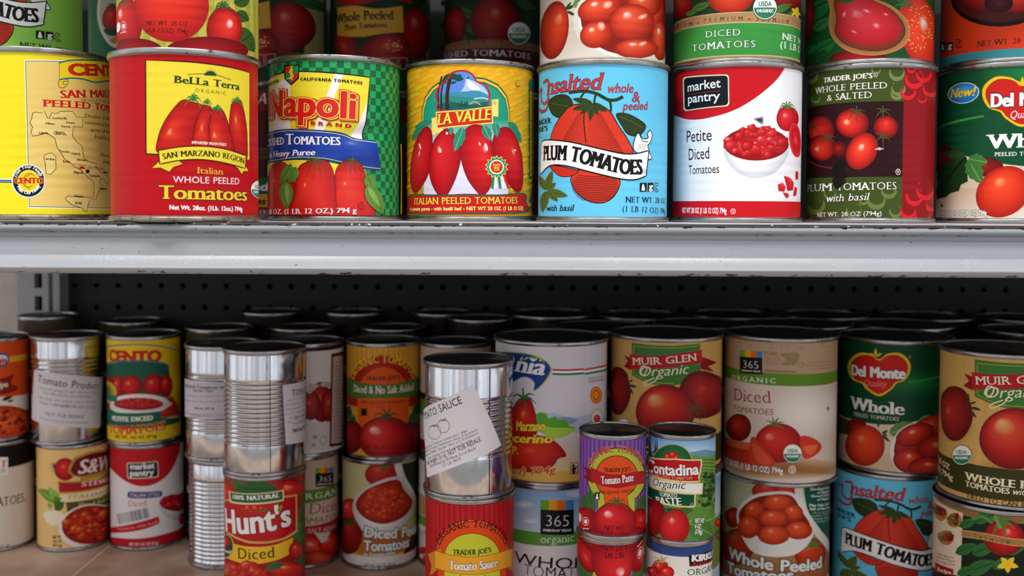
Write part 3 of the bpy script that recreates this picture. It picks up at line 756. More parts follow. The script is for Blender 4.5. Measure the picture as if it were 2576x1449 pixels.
def art_checker(c):
    A = Art(c, V2); A.bg('1fa358')
    cell = .0051; T = []
    for i in range(-16, 17):
        for j in range(24):
            if (i+j) % 2:
                x, y = i*cell, .004+j*cell; T += [((x, y), (x+cell, y), (x+cell, y+cell)), ((x, y), (x+cell, y+cell), (x, y+cell))]
    A.add(T, lin('0e6436'))
    pan = [(60, 490), (190, 455), (280, 448), (400, 452), (560, 465), (725, 487), (712, 640), (688, 882), (600, 868), (40, 850)]
    A.poly(pan, 'f3e135')
    for P in ([(120, 560), (215, 470), (225, 470), (225, 830), (120, 830)], [(505, 461), (562, 467), (505, 600), (430, 840), (365, 840), (440, 640)], [(713, 630), (688, 880), (610, 862), (650, 790)], [(95, 700), (120, 830), (90, 830)]): A.poly(P, 'f7f3ee')
    A.line([(20, 505), (190, 455), (280, 448), (400, 452), (560, 465), (727, 487), (714, 640), (690, 882)], 8, '0d1a10')
    # shield
    A.poly([(188, 410), (284, 406), (280, 495), (232, 536), (190, 495)], '0d0d0d')
    A.poly([(195, 417), (234, 415), (234, 462), (197, 464)], 'd8281e'); A.poly([(234, 415), (277, 413), (275, 461), (234, 462)], '23914c'); A.poly([(197, 464), (234, 462), (232, 527), (197, 492)], '23914c'); A.poly([(234, 462), (275, 461), (273, 491), (232, 527)], 'd8281e')
    A.blob([(230, 420), (245, 430), (243, 450), (250, 480), (235, 500), (218, 498), (225, 470), (214, 455), (222, 440)], 'e8c838', '1a1408', 3); A.curve([(225, 412), (236, 420), (246, 412)], 5, 'e8c838'); A.curve([(205, 500), (225, 490), (245, 505)], 5, 'f0dc70')
    A.t('VINE FRESH', 20, 548, 155, 517, 19, '14140c', 'black', sp=.1); A.t('CALIFORNIA TOMATOES', 288, 506, 677, 531, 20, '14140c', 'black', sp=.1)
    for ol, w, dx, dy in (('b81a1c', .055, 10, 8), ('f6e652', .035, 8, 6), ('b81a1c', .04, 0, 0), ('f6e652', .022, 0, 0)):
        A.t('iNapoli', 82, 732, 640, 746, 172, 'd61f1f', 'bold', ol=ol, olw=w, off=(dx, dy))
    A.t('BRAND', 354, 784, 610, 806, 24, 'b0181c', 'black', sp=.35)
    # ribbon
    P = A.smooth([(60, 838), (200, 812), (420, 818), (560, 836), (640, 868), (765, 884)], 5, False)+A.smooth([(787, 1072), (690, 1060), (560, 1032), (420, 1003), (250, 1000), (60, 1030)], 5, False)
    A.poly(P, '173c9a')
    A.curve([(60, 852), (200, 824), (420, 830), (560, 850), (625, 878)], 4, 'e8dc60'); A.curve([(630, 878), (765, 896)], 4, 'e8dc60'); A.curve([(60, 1020), (250, 990), (420, 993), (560, 1020), (690, 1048), (785, 1060)], 4, 'e8dc60')
    A.t('C', 66, 920, 97, 917, 48, 'f8f8f8', 'serifb'); A.t('RUSHED', 99, 917, 192, 909, 50, 'f8f8f8', 'serifb'); A.t('T', 203, 910, 250, 909, 74, 'f8f8f8', 'serifb'); A.t('OMATOES', 250, 909, 541, 913, 54, 'f8f8f8', 'serifb')
    A.t('in Heavy Puree', 104, 992, 388, 975, 40, 'f8f8f8', 'italb')
    A.poly([(50, 1034), (250, 1006), (420, 1010), (560, 1040), (690, 1064), (700, 1110), (60, 1110)], 'f0dc3c')
    for P, f in (([(140, 1022), (170, 1015), (215, 1040), (262, 1150), (250, 1400), (80, 1400), (85, 1150), (110, 1060)], (130, 1130)), ([(545, 1025), (610, 1008), (670, 1040), (705, 1150), (748, 1400), (500, 1400), (500, 1200), (510, 1080)], (565, 1150)), ([(300, 1035), (380, 1006), (460, 1016), (498, 1090), (512, 1250), (512, 1400), (240, 1400), (255, 1220), (272, 1090)], (320, 1160))):
        A.shape(P, f, ('f6c34a', 'e2382a', 'd8241f', 'b01518'), (0, .06, .6, 1)); q = A.smooth(P); A.line(q+[q[0]], 4, '7a0f10')
    for x, y, r in ((158, 1020, 48), (388, 1006, 80), (610, 1006, 60)):
        A.calyx(x, y, r, '4a5a2a', 5, 30, 170, .1, .6); A.line([(x, y+4), (x+4, y-16)], 9, '5a7030')
    for a in ((240, 1030, 170, 1160, 30), (270, 1050, 225, 1150, 36), (205, 1140, 215, 1310, 44), (240, 1050, 262, 1150, 20), (700, 1100, 745, 1200, 36), (700, 1160, 800, 1345, 48)): A.leaf(*a, '5f8a34', '3c5f24'); 
    for a in ((212, 1150, 222, 1290, 14), (705, 1170, 780, 1300, 16)): A.leaf(*a, '86ad4c')
    A.t('NET WT.', 60, 1350, 100, 1348, 32, 'f8f4f0', 'serif'); A.t('28 OZ.', 105, 1347, 188, 1344, 33, 'f8f4f0', 'serifb'); A.t('(1 LB. 12 OZ.) 794 g', 200, 1345, 636, 1337, 34, 'f8f4f0', 'serifb')
    A.plate(667, 1292, 18, 20, 'd8241f', '6a1010', 3); A.t('U', 660, 1304, 675, 1304, 24, '6a1010', 'bold')
    A.poly([(914, 900), (935, 900), (935, 1345), (905, 1345)], 'e8d24a'); A.line([(922, 930), (914, 1330)], 6, '5a5a20')
    return A

def art_valley(c):
    A = Art(c, V2); A.bg('efac1c')
    for j in range(19):
        for i in range(11):
            x, y = 930+i*84+(j % 2)*34, 410+j*54
            if 1080 < x+40 < 1590 and 520 < y < 1240: continue
            if y > 1200 and 960 < x+40 < 1700 and y < 1345: continue
            q = (x-1350)/410; y += 22*q*q if y < 800 else -6*q*q
            A.poly([(x, y+22), (x+74, y-16), (x+78, y+4), (x+4, y+42)], 'f3c42a')
            A.t('LA VALLE', x+8, y+38, x+74, y+4, 17, 'e3a51a', 'ital')
    arch = [(1055, 1215), (1052, 900), (1056, 690), (1075, 610), (1120, 545), (1190, 500), (1320, 478), (1450, 492), (1530, 530), (1585, 600), (1603, 690), (1606, 900), (1604, 1215)]
    A.poly(A.smooth(arch[:1]+arch[1:], 1), '0f6a4a')
    def ins(k): return [(1330+(x-1330)*k, 1215+(y-1215)*(1-(1-k)*.9)) for x, y in arch]
    A.poly(ins(.985), 'f2c040'); A.poly(ins(.962), '0f6a4a'); A.poly(ins(.95), '1f9c7c')
    A.vgrad(1068, 760, 1592, 980, '2aa486', 'e9e6f2'); A.vgrad(1068, 980, 1592, 1222, 'e9e6f2', 'd9d6ea')
    # landscape picture
    emb = A.smooth([(1140, 600), (1160, 540), (1208, 500), (1240, 455), (1310, 440), (1370, 462), (1402, 510), (1452, 530), (1482, 590), (1475, 650), (1440, 700), (1170, 700), (1148, 650)])
    A.poly(emb, 'c41c24'); emb2 = [(1312+(x-1312)*.955, 580+(y-580)*.955) for x, y in emb]
    A.poly(emb2, '5a8ede')
    A.blob([(1330, 480), (1352, 500), (1400, 520), (1450, 560), (1465, 600), (1400, 590), (1330, 575), (1290, 590), (1320, 540)], 'b8ccec'); A.blob([(1340, 500), (1370, 520), (1420, 560), (1380, 570), (1340, 540)], 'f0f2fa')
    A.blob([(1155, 600), (1260, 580), (1330, 575), (1400, 570), (1466, 600), (1468, 650), (1155, 650)], '3f8fb0'); A.blob([(1150, 620), (1250, 605), (1350, 615), (1470, 625), (1466, 690), (1160, 690)], '2f8a80'); A.blob([(1158, 660), (1240, 640), (1350, 660), (1460, 640), (1440, 694), (1175, 694)], '1d5f58')
    A.curve([(1380, 622), (1430, 616), (1470, 626)], 6, 'e8e8e8'); A.curve([(1350, 655), (1385, 640), (1420, 660)], 7, 'd8a088')
    for x, w in ((1215, 24), (1178, 12), (1160, 10)): A.curve([(x, 690), (x-2, 600), (x+8, 530), (x+20, 480)], w, '3a2420')
    for x, y, r in ((1230, 480, 40), (1270, 485, 36), (1185, 520, 28), (1290, 500, 26), (1250, 520, 20), (1340, 490, 12)): A.ell(x, y, r, r*.42, '1c4a44', -12)
    for x, h in ((1290, 30), (1305, 40), (1322, 34), (1336, 44)): A.poly([(x-9, 668), (x, 668-h), (x+9, 668)], '174a48')
    A.line(emb2+[emb2[0]], 9, 'c41c24')
    # name banner
    for P in ([(1490, 628), (1532, 622), (1530, 736), (1492, 730)], [(1117, 742), (1150, 738), (1150, 810), (1192, 808), (1172, 852), (1158, 835), (1118, 856)]): A.poly(P, 'f4e27a'); A.line(P+[P[0]], 3, 'd8a82c')
    P = [(1142, 704), (1320, 690), (1495, 668), (1499, 776), (1320, 794), (1148, 812)]; A.poly(P, 'f4dc6a'); A.poly([(1150, 711), (1320, 698), (1488, 677), (1491, 769), (1320, 786), (1155, 804)], 'd42a20')
    A.t('LA VALLE', 1158, 787, 1488, 752, 74, 'f6e24a', 'italb', ol='7a1408', olw=.03)
    A.plate(1507, 647, 10, 10, 'f4e27a', '4a3a10', 2); A.t('R', 1502, 653, 1512, 653, 11, '4a3a10')
    for a in ((1120, 760, 1010, 800, 18), (1070, 770, 995, 880, 20), (1095, 750, 1050, 810, 14), (1600, 775, 1675, 895, 24), (1590, 770, 1650, 800, 14)): A.leaf(*a, '2a8a68', '1a5f48', 8, .25)
    for P, f in (([(1075, 800), (1112, 818), (1122, 900), (1102, 1080), (1045, 1185), (1005, 1208), (985, 1140), (992, 1000), (1025, 870)], (1040, 960)), ([(1200, 812), (1250, 835), (1290, 920), (1296, 1010), (1262, 1130), (1215, 1222), (1180, 1232), (1150, 1215), (1110, 1130), (1103, 1020), (1130, 890)], (1160, 930)),
                 ([(1390, 782), (1450, 808), (1488, 880), (1502, 1000), (1490, 1150), (1455, 1215), (1428, 1224), (1400, 1208), (1338, 1120), (1300, 1000), (1297, 900), (1330, 812)], (1450, 930)), ([(1560, 800), (1612, 818), (1655, 900), (1680, 1000), (1682, 1160), (1650, 1207), (1590, 1150), (1530, 1050), (1495, 930), (1508, 845)], (1625, 950))):
        A.shape(P, f, ('f9b0ac', 'dd2a2c', 'c91620', '9a0c16'), (0, .12, .6, 1)); q = A.smooth(P); A.line(q+[q[0]], 3, '7a0c12')
    for x, y, rx, ry in ((1170, 945, 8, 16), (1455, 925, 9, 26), (1635, 945, 6, 6), (1212, 838, 7, 9), (1415, 905, 6, 12), (1045, 920, 5, 20)): A.ell(x, y, rx, ry, 'f6d8d4', -15)
    for a in ((1315, 800, 1258, 955, 30), (1440, 790, 1482, 885, 26), (1510, 770, 1525, 862, 20), (1240, 800, 1235, 850, 14)): A.leaf(*a, '2f8a6c', '8fc8b0', 8, .2)
    # rosette
    for k in (0, 1):
        for x0, x1, cc in ((1500, 1492, '1f8a4c'), (1512, 1508, 'f4f4f0'), (1530, 1540, '1f8a4c'), (1545, 1565, 'f4f4f0'), (1560, 1592, 'd02820')): A.line([(x0+4*k, 1090), (x1+4*k, 1185)], 13, cc)
    for rad, cc in ((74, 'f2e27a'), (68, '1f9a5c')):
        A.poly([(1520+(rad if k % 2 else rad*.78)*math.cos(2*math.pi*k/28), 1050+(rad if k % 2 else rad*.78)*math.sin(2*math.pi*k/28)) for k in range(28)], cc)
    A.ell(1520, 1050, 46, 46, 'f4f4f0'); A.ell(1520, 1050, 38, 38, 'd8301f')
    for k, tx in enumerate(('Quality', 'since', '1949')): A.t(tx, 1497+6*(k > 0), 1043+16*k, 1544-6*(k > 0), 1041+16*k, 14, 'f6dc50', 'bold')
    # bottom panel
    for g, cc in ((0, '0f5f48'), (8, 'c81e1a')):
        A.poly(A.smooth([(968+g, 1290), (985+g, 1222+g), (1160, 1226+g), (1330, 1218+g), (1520, 1224+g), (1690-g, 1214+g), (1705-g, 1270), (1695-g, 1338-g), (1330, 1346-g), (985+g, 1345-g)], 4), cc)
    A.t('ITALIAN PEELED TOMATOES', 1010, 1286, 1650, 1279, 44, 'f8e25a', 'serif', ol='4a1408', olw=.025, bold=.01); A.t('in tomato puree - with basili leaf - NET WT 28 OZ. (1 LB 12 OZ)', 985, 1324, 1684, 1319, 23, 'f8e88a', 'bold')
    A.plate(1652, 523, 13, 18, 'f2c834', '3a2a08', 3); A.t('U', 1647, 532, 1657, 532, 20, '3a2a08', 'bold')
    A.poly([(1722, 500), (1775, 480), (1775, 1125), (1722, 1118)], '1f7a54'); A.poly([(1726, 575), (1775, 560), (1775, 1108), (1726, 1104)], 'e8a41c')
    A.lines(1728, 600, 1760, 1090, 22, 12, '4a3408', 2); A.ell(1738, 1250, 12, 28, '2a5a9a'); A.t('LA VALLE', 1724, 1320, 1775, 1310, 22, 'c8201c', 'italb')
    return A

def art_plum(c, bg='67c9ee', dark='16243c', green=False):
    A = Art(c, V3); A.bg(bg); K = '16180f'
    for P in ([(100, 640), (150, 600), (212, 598), (250, 640), (240, 700), (180, 742), (120, 715)], [(525, 720), (580, 712), (650, 740), (712, 792), (670, 852), (600, 845), (560, 790)]): A.blob(P, '2c3d1e', K, 4)
    A.line([(120, 650), (235, 672)], 4, '55692f'); A.line([(545, 730), (690, 800)], 4, '55692f')
    big = A.smooth([(230, 672), (300, 655), (330, 672), (420, 662), (485, 700), (540, 790), (600, 880), (632, 960), (600, 1010), (360, 990), (115, 960), (112, 870), (150, 770)])
    A.poly(big, 'd93a26'); A.line(big+[big[0]], 6, K)
    low = A.smooth([(243, 1110), (300, 1065), (480, 1090), (545, 1130), (540, 1185), (500, 1245), (440, 1275), (360, 1268), (285, 1220), (248, 1165)]); A.poly(low, 'd93a26'); A.line(low+[low[0]], 6, K)
    l2 = A.smooth([(110, 1040), (200, 1050), (285, 1075), (245, 1105), (185, 1110), (140, 1085)]); A.poly(l2, 'd0301f'); A.line(l2+[l2[0]], 5, K)
    for k in range(23):                                     # engraved shading lines
        y = 700+k*12; w = 30+k*7.5
        A.curve([(330-w*.95-20, y+18), (330-w*.55, y+3), (326, y+12)], 3.4, '5a140e', True); A.curve([(345+w*.95+60, y+22), (345+w*.6+20, y+4), (345, y+14)], 3.4, '5a140e', True)
    for k in range(15):
        y = 1100+k*11; w = math.sqrt(max(1-((y-1170)/105)**2, 0))*148
        A.curve([(395-w, y), (395, y+10), (395+w*.96, y)], 3.4, '5a140e')
    A.curve([(330, 680), (322, 760), (335, 900)], 6, K)
    A.curve([(228, 582), (320, 572), (400, 588), (470, 625), (520, 628), (568, 608)], 20, '2c3a1c'); A.curve([(430, 600), (485, 640), (492, 700)], 14, '2c3a1c'); A.curve([(330, 575), (300, 620), (320, 660)], 12, '2c3a1c'); A.curve([(400, 590), (390, 620), (385, 660)], 13, '2c3a1c')
    for x, y in ((250, 690), (300, 640), (300, 715), (360, 760), (410, 720), (470, 700), (250, 620)): A.leaf(375, 650, x, y, 20, '33461f', K)
    RE = 'd3323c'
    A.t('nsalted', 0, 0, 0, 0, 110, RE, 'ital', ol=K, olw=.02, path=[(96, 596), (270, 568), (442, 562)], bold=.01)
    for w, cc in ((20, K), (13, RE)):
        A.curve([(38, 585), (58, 560), (54, 600), (60, 640), (78, 652), (97, 625)], w*.8, cc); A.curve([(68, 520), (88, 506), (100, 512), (98, 570), (98, 640), (86, 688), (58, 702), (42, 682)], w*.9, cc)
    A.t('whole', 472, 582, 636, 582, 60, RE, 'ital', ol=K, olw=.016); A.t('&', 628, 640, 676, 636, 66, RE, 'ital', ol=K, olw=.016); A.t('peeled', 570, 692, 724, 690, 56, RE, 'ital', ol=K, olw=.016)
    A.t('TRADER', 30, 788, 116, 774, 36, K, 'serifb'); A.t("JOE'S", 38, 832, 95, 822, 36, K, 'serifb')
    # scroll
    rp = [(640, 950), (632, 905), (650, 850), (668, 838), (690, 870), (725, 868), (720, 840), (738, 820), (750, 850), (735, 900), (722, 915), (735, 960), (748, 995), (725, 1002), (700, 985)]
    rp = A.smooth(rp, 3); A.poly(rp, 'f4f4f2'); A.line(rp+[rp[0]], 6, K); A.curve([(668, 838), (690, 885), (725, 890)], 5, K)
    for k in range(5): A.line([(668+k*10, 905), (664+k*10, 940)], 2.5, '555555')
    P = A.smooth([(55, 905), (85, 880), (230, 892), (400, 930), (560, 965), (650, 965), (730, 945)], 5, False)+A.smooth([(712, 1105), (640, 1130), (540, 1122), (360, 1080), (210, 1042), (110, 1042), (50, 1098)], 5, False)
    A.poly(P, 'f6f6f4'); A.line(P+[P[0]], 8, K)
    for k in range(5): A.line([(60+k*7, 925), (56+k*7, 965)], 2.5, '777777'); A.line([(690+k*7, 1060), (694+k*6, 1095)], 2.5, '777777')
    A.t('PLUM TOMATOES', 0, 0, 0, 0, 100, '121210', 'wood', path=[(70, 1008), (225, 1010), (400, 1052), (560, 1092), (688, 1096)])
    for a in ((85, 1190, 125, 1072, 22), (85, 1195, 38, 1100, 20), (85, 1200, 62, 1335, 26), (95, 1200, 222, 1232, 24), (92, 1200, 160, 1265, 20), (88, 1190, 148, 1150, 18)): A.leaf(*a, '56682a', '1f2810'); 
    A.t('with basil', 90, 1327, 262, 1325, 42, K, 'ital', bold=.008)
    A.poly([(672, 1150), (716, 1149), (716, 1204), (672, 1205)], K); A.poly([(722, 1149), (758, 1149), (758, 1203), (722, 1204)], K)
    A.poly([(687, 1168), (700, 1168), (706, 1198), (681, 1198)], 'f4f4f2'); A.ell(693, 1163, 6, 6, 'f4f4f2'); A.t('g', 730, 1190, 752, 1190, 40, 'f4f4f2', 'bold')
    A.curve([(790, 1158), (772, 1150), (764, 1178), (774, 1206), (790, 1198)], 4, K); A.curve([(786, 1168), (774, 1170), (776, 1190), (786, 1190)], 4, K)
    A.t('NET WT. 28 OZ', 582, 1272, 830, 1279, 37, dark, 'serif'); A.t('(1 LB 12 OZ) 794g', 560, 1328, 832, 1346, 37, dark, 'serif')
    return A

def diced_bowl(A, cx, cy, rx, ry, n, sz, body='f4f4f6'):
    A.grad([(cx-rx*1.02, cy)]+[(cx+rx*1.02*math.cos(math.radians(a)), cy+ry*2.05*math.sin(math.radians(a))) for a in range(175, -1, -12)]+[(cx+rx*1.02, cy)], (cx-rx*.3, cy+ry*.4), ('ffffff', body, 'c9ccd6'), [0, .6, 1])
    A.grad(A.ell_pts(cx, cy, rx, ry), (cx, cy), ('c01c20', 'b0141a', '8a0d12'))
    A.blocks((cx, cy-ry*.1, rx*.9, ry*.85), n, sz, [('f0605a', 'cf2428', 'b0161c'), ('e84a48', 'c41c22', '9c1016'), ('ff9a90', 'd83034', 'b81a20')])

def art_market(c):
    A = Art(c, V3); A.bg('f1f1f3')
    A.poly(A.smooth([(760, 640), (820, 690), (900, 728), (985, 752), (1100, 742), (1260, 695), (1400, 615), (1530, 505), (1596, 408)], 5, False)+[(1590, 380), (1400, 370), (1000, 380), (760, 420)], 'c8141f')
    for g, cc in ((10, '0d0d0d'), (8, 'e8d8b0'), (0, '10181e')):
        A.poly(A.rquad([(950-g, 491-g), (1226+g, 474-g), (1229+g, 659+g), (956-g, 693+g)], 24), cc)
    A.t('market', 972, 578, 1181, 548, 60, 'f4f4f4', 'sans', bold=.012); A.t('pantry', 974, 650, 1176, 628, 60, 'f4f4f4', 'sans', bold=.012)
    A.line([(975, 597), (1180, 570)], 3, 'c02024'); A.t('™', 1232, 664, 1252, 664, 10, '402020')
    for tx, x0, y0, x1, y1, h in (('Petite', 965, 896, 1128, 882, 78), ('Diced', 978, 1008, 1114, 996, 78), ('Tomatoes', 980, 1096, 1174, 1087, 60)): A.t(tx, x0, y0, x1, y1, h, '3a1420', 'sans', bold=.004)
    # tomato and slice behind the bowl
    A.tom(1602, 745, 70, 80, 0, (-.3, -.3), ('ff9c90', 'e0303a', 'cc1826', 'a01018')); A.tom(1652, 880, 40, 110, -6, (0, 0), ('f06a5a', 'd82a30', 'c81824', 'e03a40'))
    A.calyx(1600, 680, 60, '4f7a30', 6, 190, 370, .12, .5); A.line([(1604, 680), (1612, 640)], 7, '5a8a3a')
    diced_bowl(A, 1405, 905, 205, 105, 60, 36)
    for x, y, r in ((1380, 800, 30), (1480, 812, 26), (1320, 815, 24), (1440, 830, 30)): A.blocks((x, y, 6, 6), 2, r, [('f0605a', 'cf2428', 'b0161c')])
    A.poly([(1388, 745), (1445, 733), (1452, 752), (1446, 782), (1415, 768)], '8c8e90'); A.poly([(1400, 748), (1440, 744), (1442, 772), (1420, 762)], '3a3a38')
    for P in ([(1540, 1160), (1570, 1148), (1590, 1175), (1580, 1205), (1545, 1200)], [(1578, 1105), (1620, 1118), (1640, 1150), (1635, 1195), (1600, 1200), (1590, 1150)], [(1652, 1075), (1668, 1080), (1668, 1125), (1650, 1130)], [(1645, 1175), (1662, 1180), (1655, 1230), (1636, 1232)], [(1570, 1210), (1608, 1215), (1610, 1235), (1595, 1248)]): A.grad(P, P[1], ('f04a50', 'd81c2a', 'c01424'))
    A.strip(1300, 1264, 1420, 500, 2000, 'cc1420')
    A.t('NET WT 28 OZ (1 LB 12 OZ) 794g', 940, 1338, 1218, 1341, 36, 'f8f0f0', 'bold'); A.plate(1260, 1328, 15, 16, 'cc1420', 'f8f0f0', 3); A.t('U', 1254, 1338, 1266, 1338, 20, 'f8f0f0', 'bold')
    return A

def swirl(A, x, y, r, col, flip=1):
    P = []
    for k in range(13):
        a = math.radians(-60+k*22); P.append((x+flip*r*math.cos(a), y+r*math.sin(a)))
    Q = []
    for k in range(12, -1, -1):
        a = math.radians(-60+k*22); w = 1-.45*math.sin(math.pi*k/12); Q.append((x+flip*(r*w*math.cos(a)+r*.12), y+r*w*math.sin(a)-r*.1))
    A.poly(P+Q, col)

def art_salted(c):
    A = Art(c, V4); A.bg('8f0d14'); O, OL = '3f4f1c', '74844a'
    A.strip(480, 395, 640, 60, 733, O); A.strip(480, 1112, 1420, 60, 722, O); A.strip(480, 640, 1112, 60, 728, '2a0c10')
    for x, y, r, f in ((690, 460, 50, 1), (700, 560, 45, -1), (560, 440, 30, 1), (150, 480, 45, -1), (180, 620, 30, 1), (690, 590, 40, 1)): swirl(A, x, y, r, OL, f)
    for x, y, r, f in ((560, 1260, 60, 1), (640, 1200, 50, -1), (420, 1330, 50, 1), (180, 1290, 60, -1), (270, 1220, 40, 1), (680, 1330, 40, 1), (130, 1370, 35, 1), (480, 1260, 30, -1)): swirl(A, x, y, r, '6a7a3c', f)
    for x, y, r, f in ((800, 500, 60, 1), (860, 470, 50, -1), (760, 580, 50, 1), (900, 560, 50, 1), (850, 620, 30, -1), (800, 1240, 55, 1), (870, 1200, 60, -1), (760, 1330, 50, 1), (850, 1360, 50, 1), (910, 1290, 40, 1), (780, 430, 30, 1)): swirl(A, x, y, r, 'd81f28', f)
    W = 'f4f0e6'
    A.t("TRADER JOE'S", 230, 521, 538, 490, 34, W, 'slab', ol='1a1408', olw=.03); A.plate(556, 472, 12, 12, O, W, 2); A.t('R', 551, 478, 562, 477, 12, W)
    A.t('WHOLE PEELED', 180, 592, 632, 556, 44, W, 'serif', ol='1a1408', olw=.03); A.t('& SALTED', 250, 637, 536, 615, 44, W, 'serif', ol='1a1408', olw=.03)
    # photograph of tomatoes in a dark bowl
    A.curve([(110, 985), (180, 1035), (290, 1058)], 8, '7a2a20'); 
    cs = ('ffd0a8', 'ea4028', 'c81f1a', '5e0c0e')
    A.tom(620, 800, 80, 75, 0, (0, -.4), ('e84a30', 'd83020', 'b01a18', '4e0a0c')); A.tom(330, 940, 60, 60, 0, (-.2, -.2), ('b03020', '8a1a14', '5a0e0e', '2a0a0a'))
    A.tom(410, 775, 105, 92, 0, (-.4, -.1), cs); A.tom(212, 820, 85, 92, 0, (-.5, .2), ('e8482c', 'd83020', 'b81c18', '5a0c0e')); A.tom(218, 930, 82, 82, 0, (-.4, .1), cs); A.tom(470, 950, 92, 122, 30, (-.2, -.2), ('ffe0c8', 'f0482c', 'd8281c', '8a1410'))
    for x, y, r in ((435, 705, 60), (155, 800, 50), (255, 870, 55), (600, 700, 55), (600, 860, 55)): A.calyx(x, y, r, '4a4a22', 6, 20, 340, .12, .3)
    A.blob([(285, 1060), (310, 1022), (345, 1008), (370, 1030), (362, 1075), (385, 1110), (330, 1125), (290, 1110)], '120a09')
    A.plate(697, 1080, 14, 18, '2a0c10', W, 3); A.t('U', 691, 1090, 703, 1090, 22, W, 'bold')
    A.t('PLUM', 129, 1206, 286, 1199, 50, W, 'serif', ol='14100a', olw=.03); A.t('TOMATOES', 312, 1198, 690, 1190, 50, W, 'serif', ol='14100a', olw=.03); A.t('with basil', 250, 1270, 520, 1257, 50, W, 'ital', ol='14100a', olw=.03); A.t('NET WT. 28 OZ (794g)', 190, 1364, 596, 1354, 30, W, 'serif', ol='14100a', olw=.03, bold=.01)
    A.blob([(285, 1130), (310, 1118), (345, 1120), (372, 1136), (350, 1160), (322, 1186), (298, 1172)], '14100a')
    A.line([(553, 938), (606, 934)], 5, 'e8e8e8'); A.poly([(553, 936), (580, 925), (606, 936), (580, 945)], 'b8b8b4')
    return A

def shield_outline(cx, cy, w, h):
    return [(cx-.5*w, cy-.1*h), (cx-.48*w, cy-.32*h), (cx-.33*w, cy-.5*h), (cx-.13*w, cy-.48*h), (cx, cy-.36*h), (cx+.13*w, cy-.48*h), (cx+.33*w, cy-.5*h), (cx+.48*w, cy-.32*h), (cx+.5*w, cy-.1*h), (cx+.42*w, cy+.12*h), (cx+.28*w, cy+.2*h), (cx+.2*w, cy+.34*h), (cx, cy+.5*h), (cx-.2*w, cy+.34*h), (cx-.28*w, cy+.2*h), (cx-.42*w, cy+.12*h)]
def red_shield(A, cx, cy, w, h, k=0):
    for s, cc in ((1.0, '7a5a10'), (.985, 'e6c31c'), (.90, '6a1008'), (.885, 'c8201a')):
        A.poly(A.smooth(shield_outline(cx, cy, w*s, h*(1-(1-s)*1.15)), 5), cc)

def art_shield_upper(c):
    A = Art(c, V4); A.bg('d9c6ac')
    A.vgrad(900, 1180, 1900, 1420, 'd2b898', 'eadfd0')
    A.poly(A.smooth([(700, 985), (900, 960), (1050, 965), (1200, 1000), (1400, 1035), (1700, 1060), (2000, 1060)], 5, False)+[(2000, 300), (700, 380)], '0c4a2a')
    A.poly([(925, 815), (1235, 722), (1240, 735), (930, 830)], '3a8a3c')
    A.grad(A.ell_pts(1500, 450, 300, 120), (1500, 450), ('1a7a40', '0c4a2a'))
    for s, cc in ((1, 'e8f0f4'), (.95, '1c78c0')): A.ell(1108, 585, 100*s, 65*s, cc, -9)
    A.grad(A.ell_pts(1108, 575, 80, 45, -9), (1108, 565), ('4aa8e0', '1c78c0'))
    A.t('New!', 1028, 617, 1188, 600, 62, 'f2cf30', 'italb', ol='4a3008', olw=.02)
    red_shield(A, 1475, 640, 500, 320)
    A.leaf(1475, 540, 1480, 480, 10, 'e6c31c'); A.leaf(1475, 540, 1440, 505, 10, 'e6c31c'); A.leaf(1475, 540, 1515, 505, 10, 'e6c31c')
    A.t('Del Monte', 1278, 674, 1690, 664, 88, 'f2f2f2', 'black', ol='20100a', olw=.05); A.t('Quality', 1402, 745, 1570, 740, 52, 'f2eaea', 'script')
    A.t('Whole', 1268, 935, 1700, 925, 95, 'f4f2ee', 'serifb'); A.t('PEELED TOMATOES', 1304, 982, 1660, 978, 26, 'f4f2ee', 'serif', bold=.01)
    A.tom(960, 1000, 110, 90, 0, (0, 0), ('8a1414', '7a1010', '5a0c0c', '3a0808')); A.tom(1250, 1050, 110, 60, 0, (0, 0), ('a02018', '8a1410', '7a1010', '5a0808'))
    A.tom(1360, 1205, 185, 150, -35, (.1, -.5), ('ff9a70', 'ee4a26', 'dc3418', 'a81c10'))
    A.leaf(1125, 985, 942, 1252, 75, '1c3a1c', '0c200e', 8, .3); A.leaf(1140, 1000, 1222, 1152, 48, '3f7a34', '7aa860', 8, .25); A.leaf(1120, 985, 980, 960, 30, '2a4a24', None, 8, .3); A.leaf(1140, 1000, 1262, 1020, 36, '3f7a34', '7aa860', 8, .3)
    A.poly([(962, 1300), (973, 1276), (985, 1300)], '5a4a3a'); A.t('NET WT 1 LB 12 OZ (28 OZ) 794g', 955, 1356, 1254, 1352, 32, 'f4f4f0', 'bold', ol='2a3a34', olw=.07)
    return A

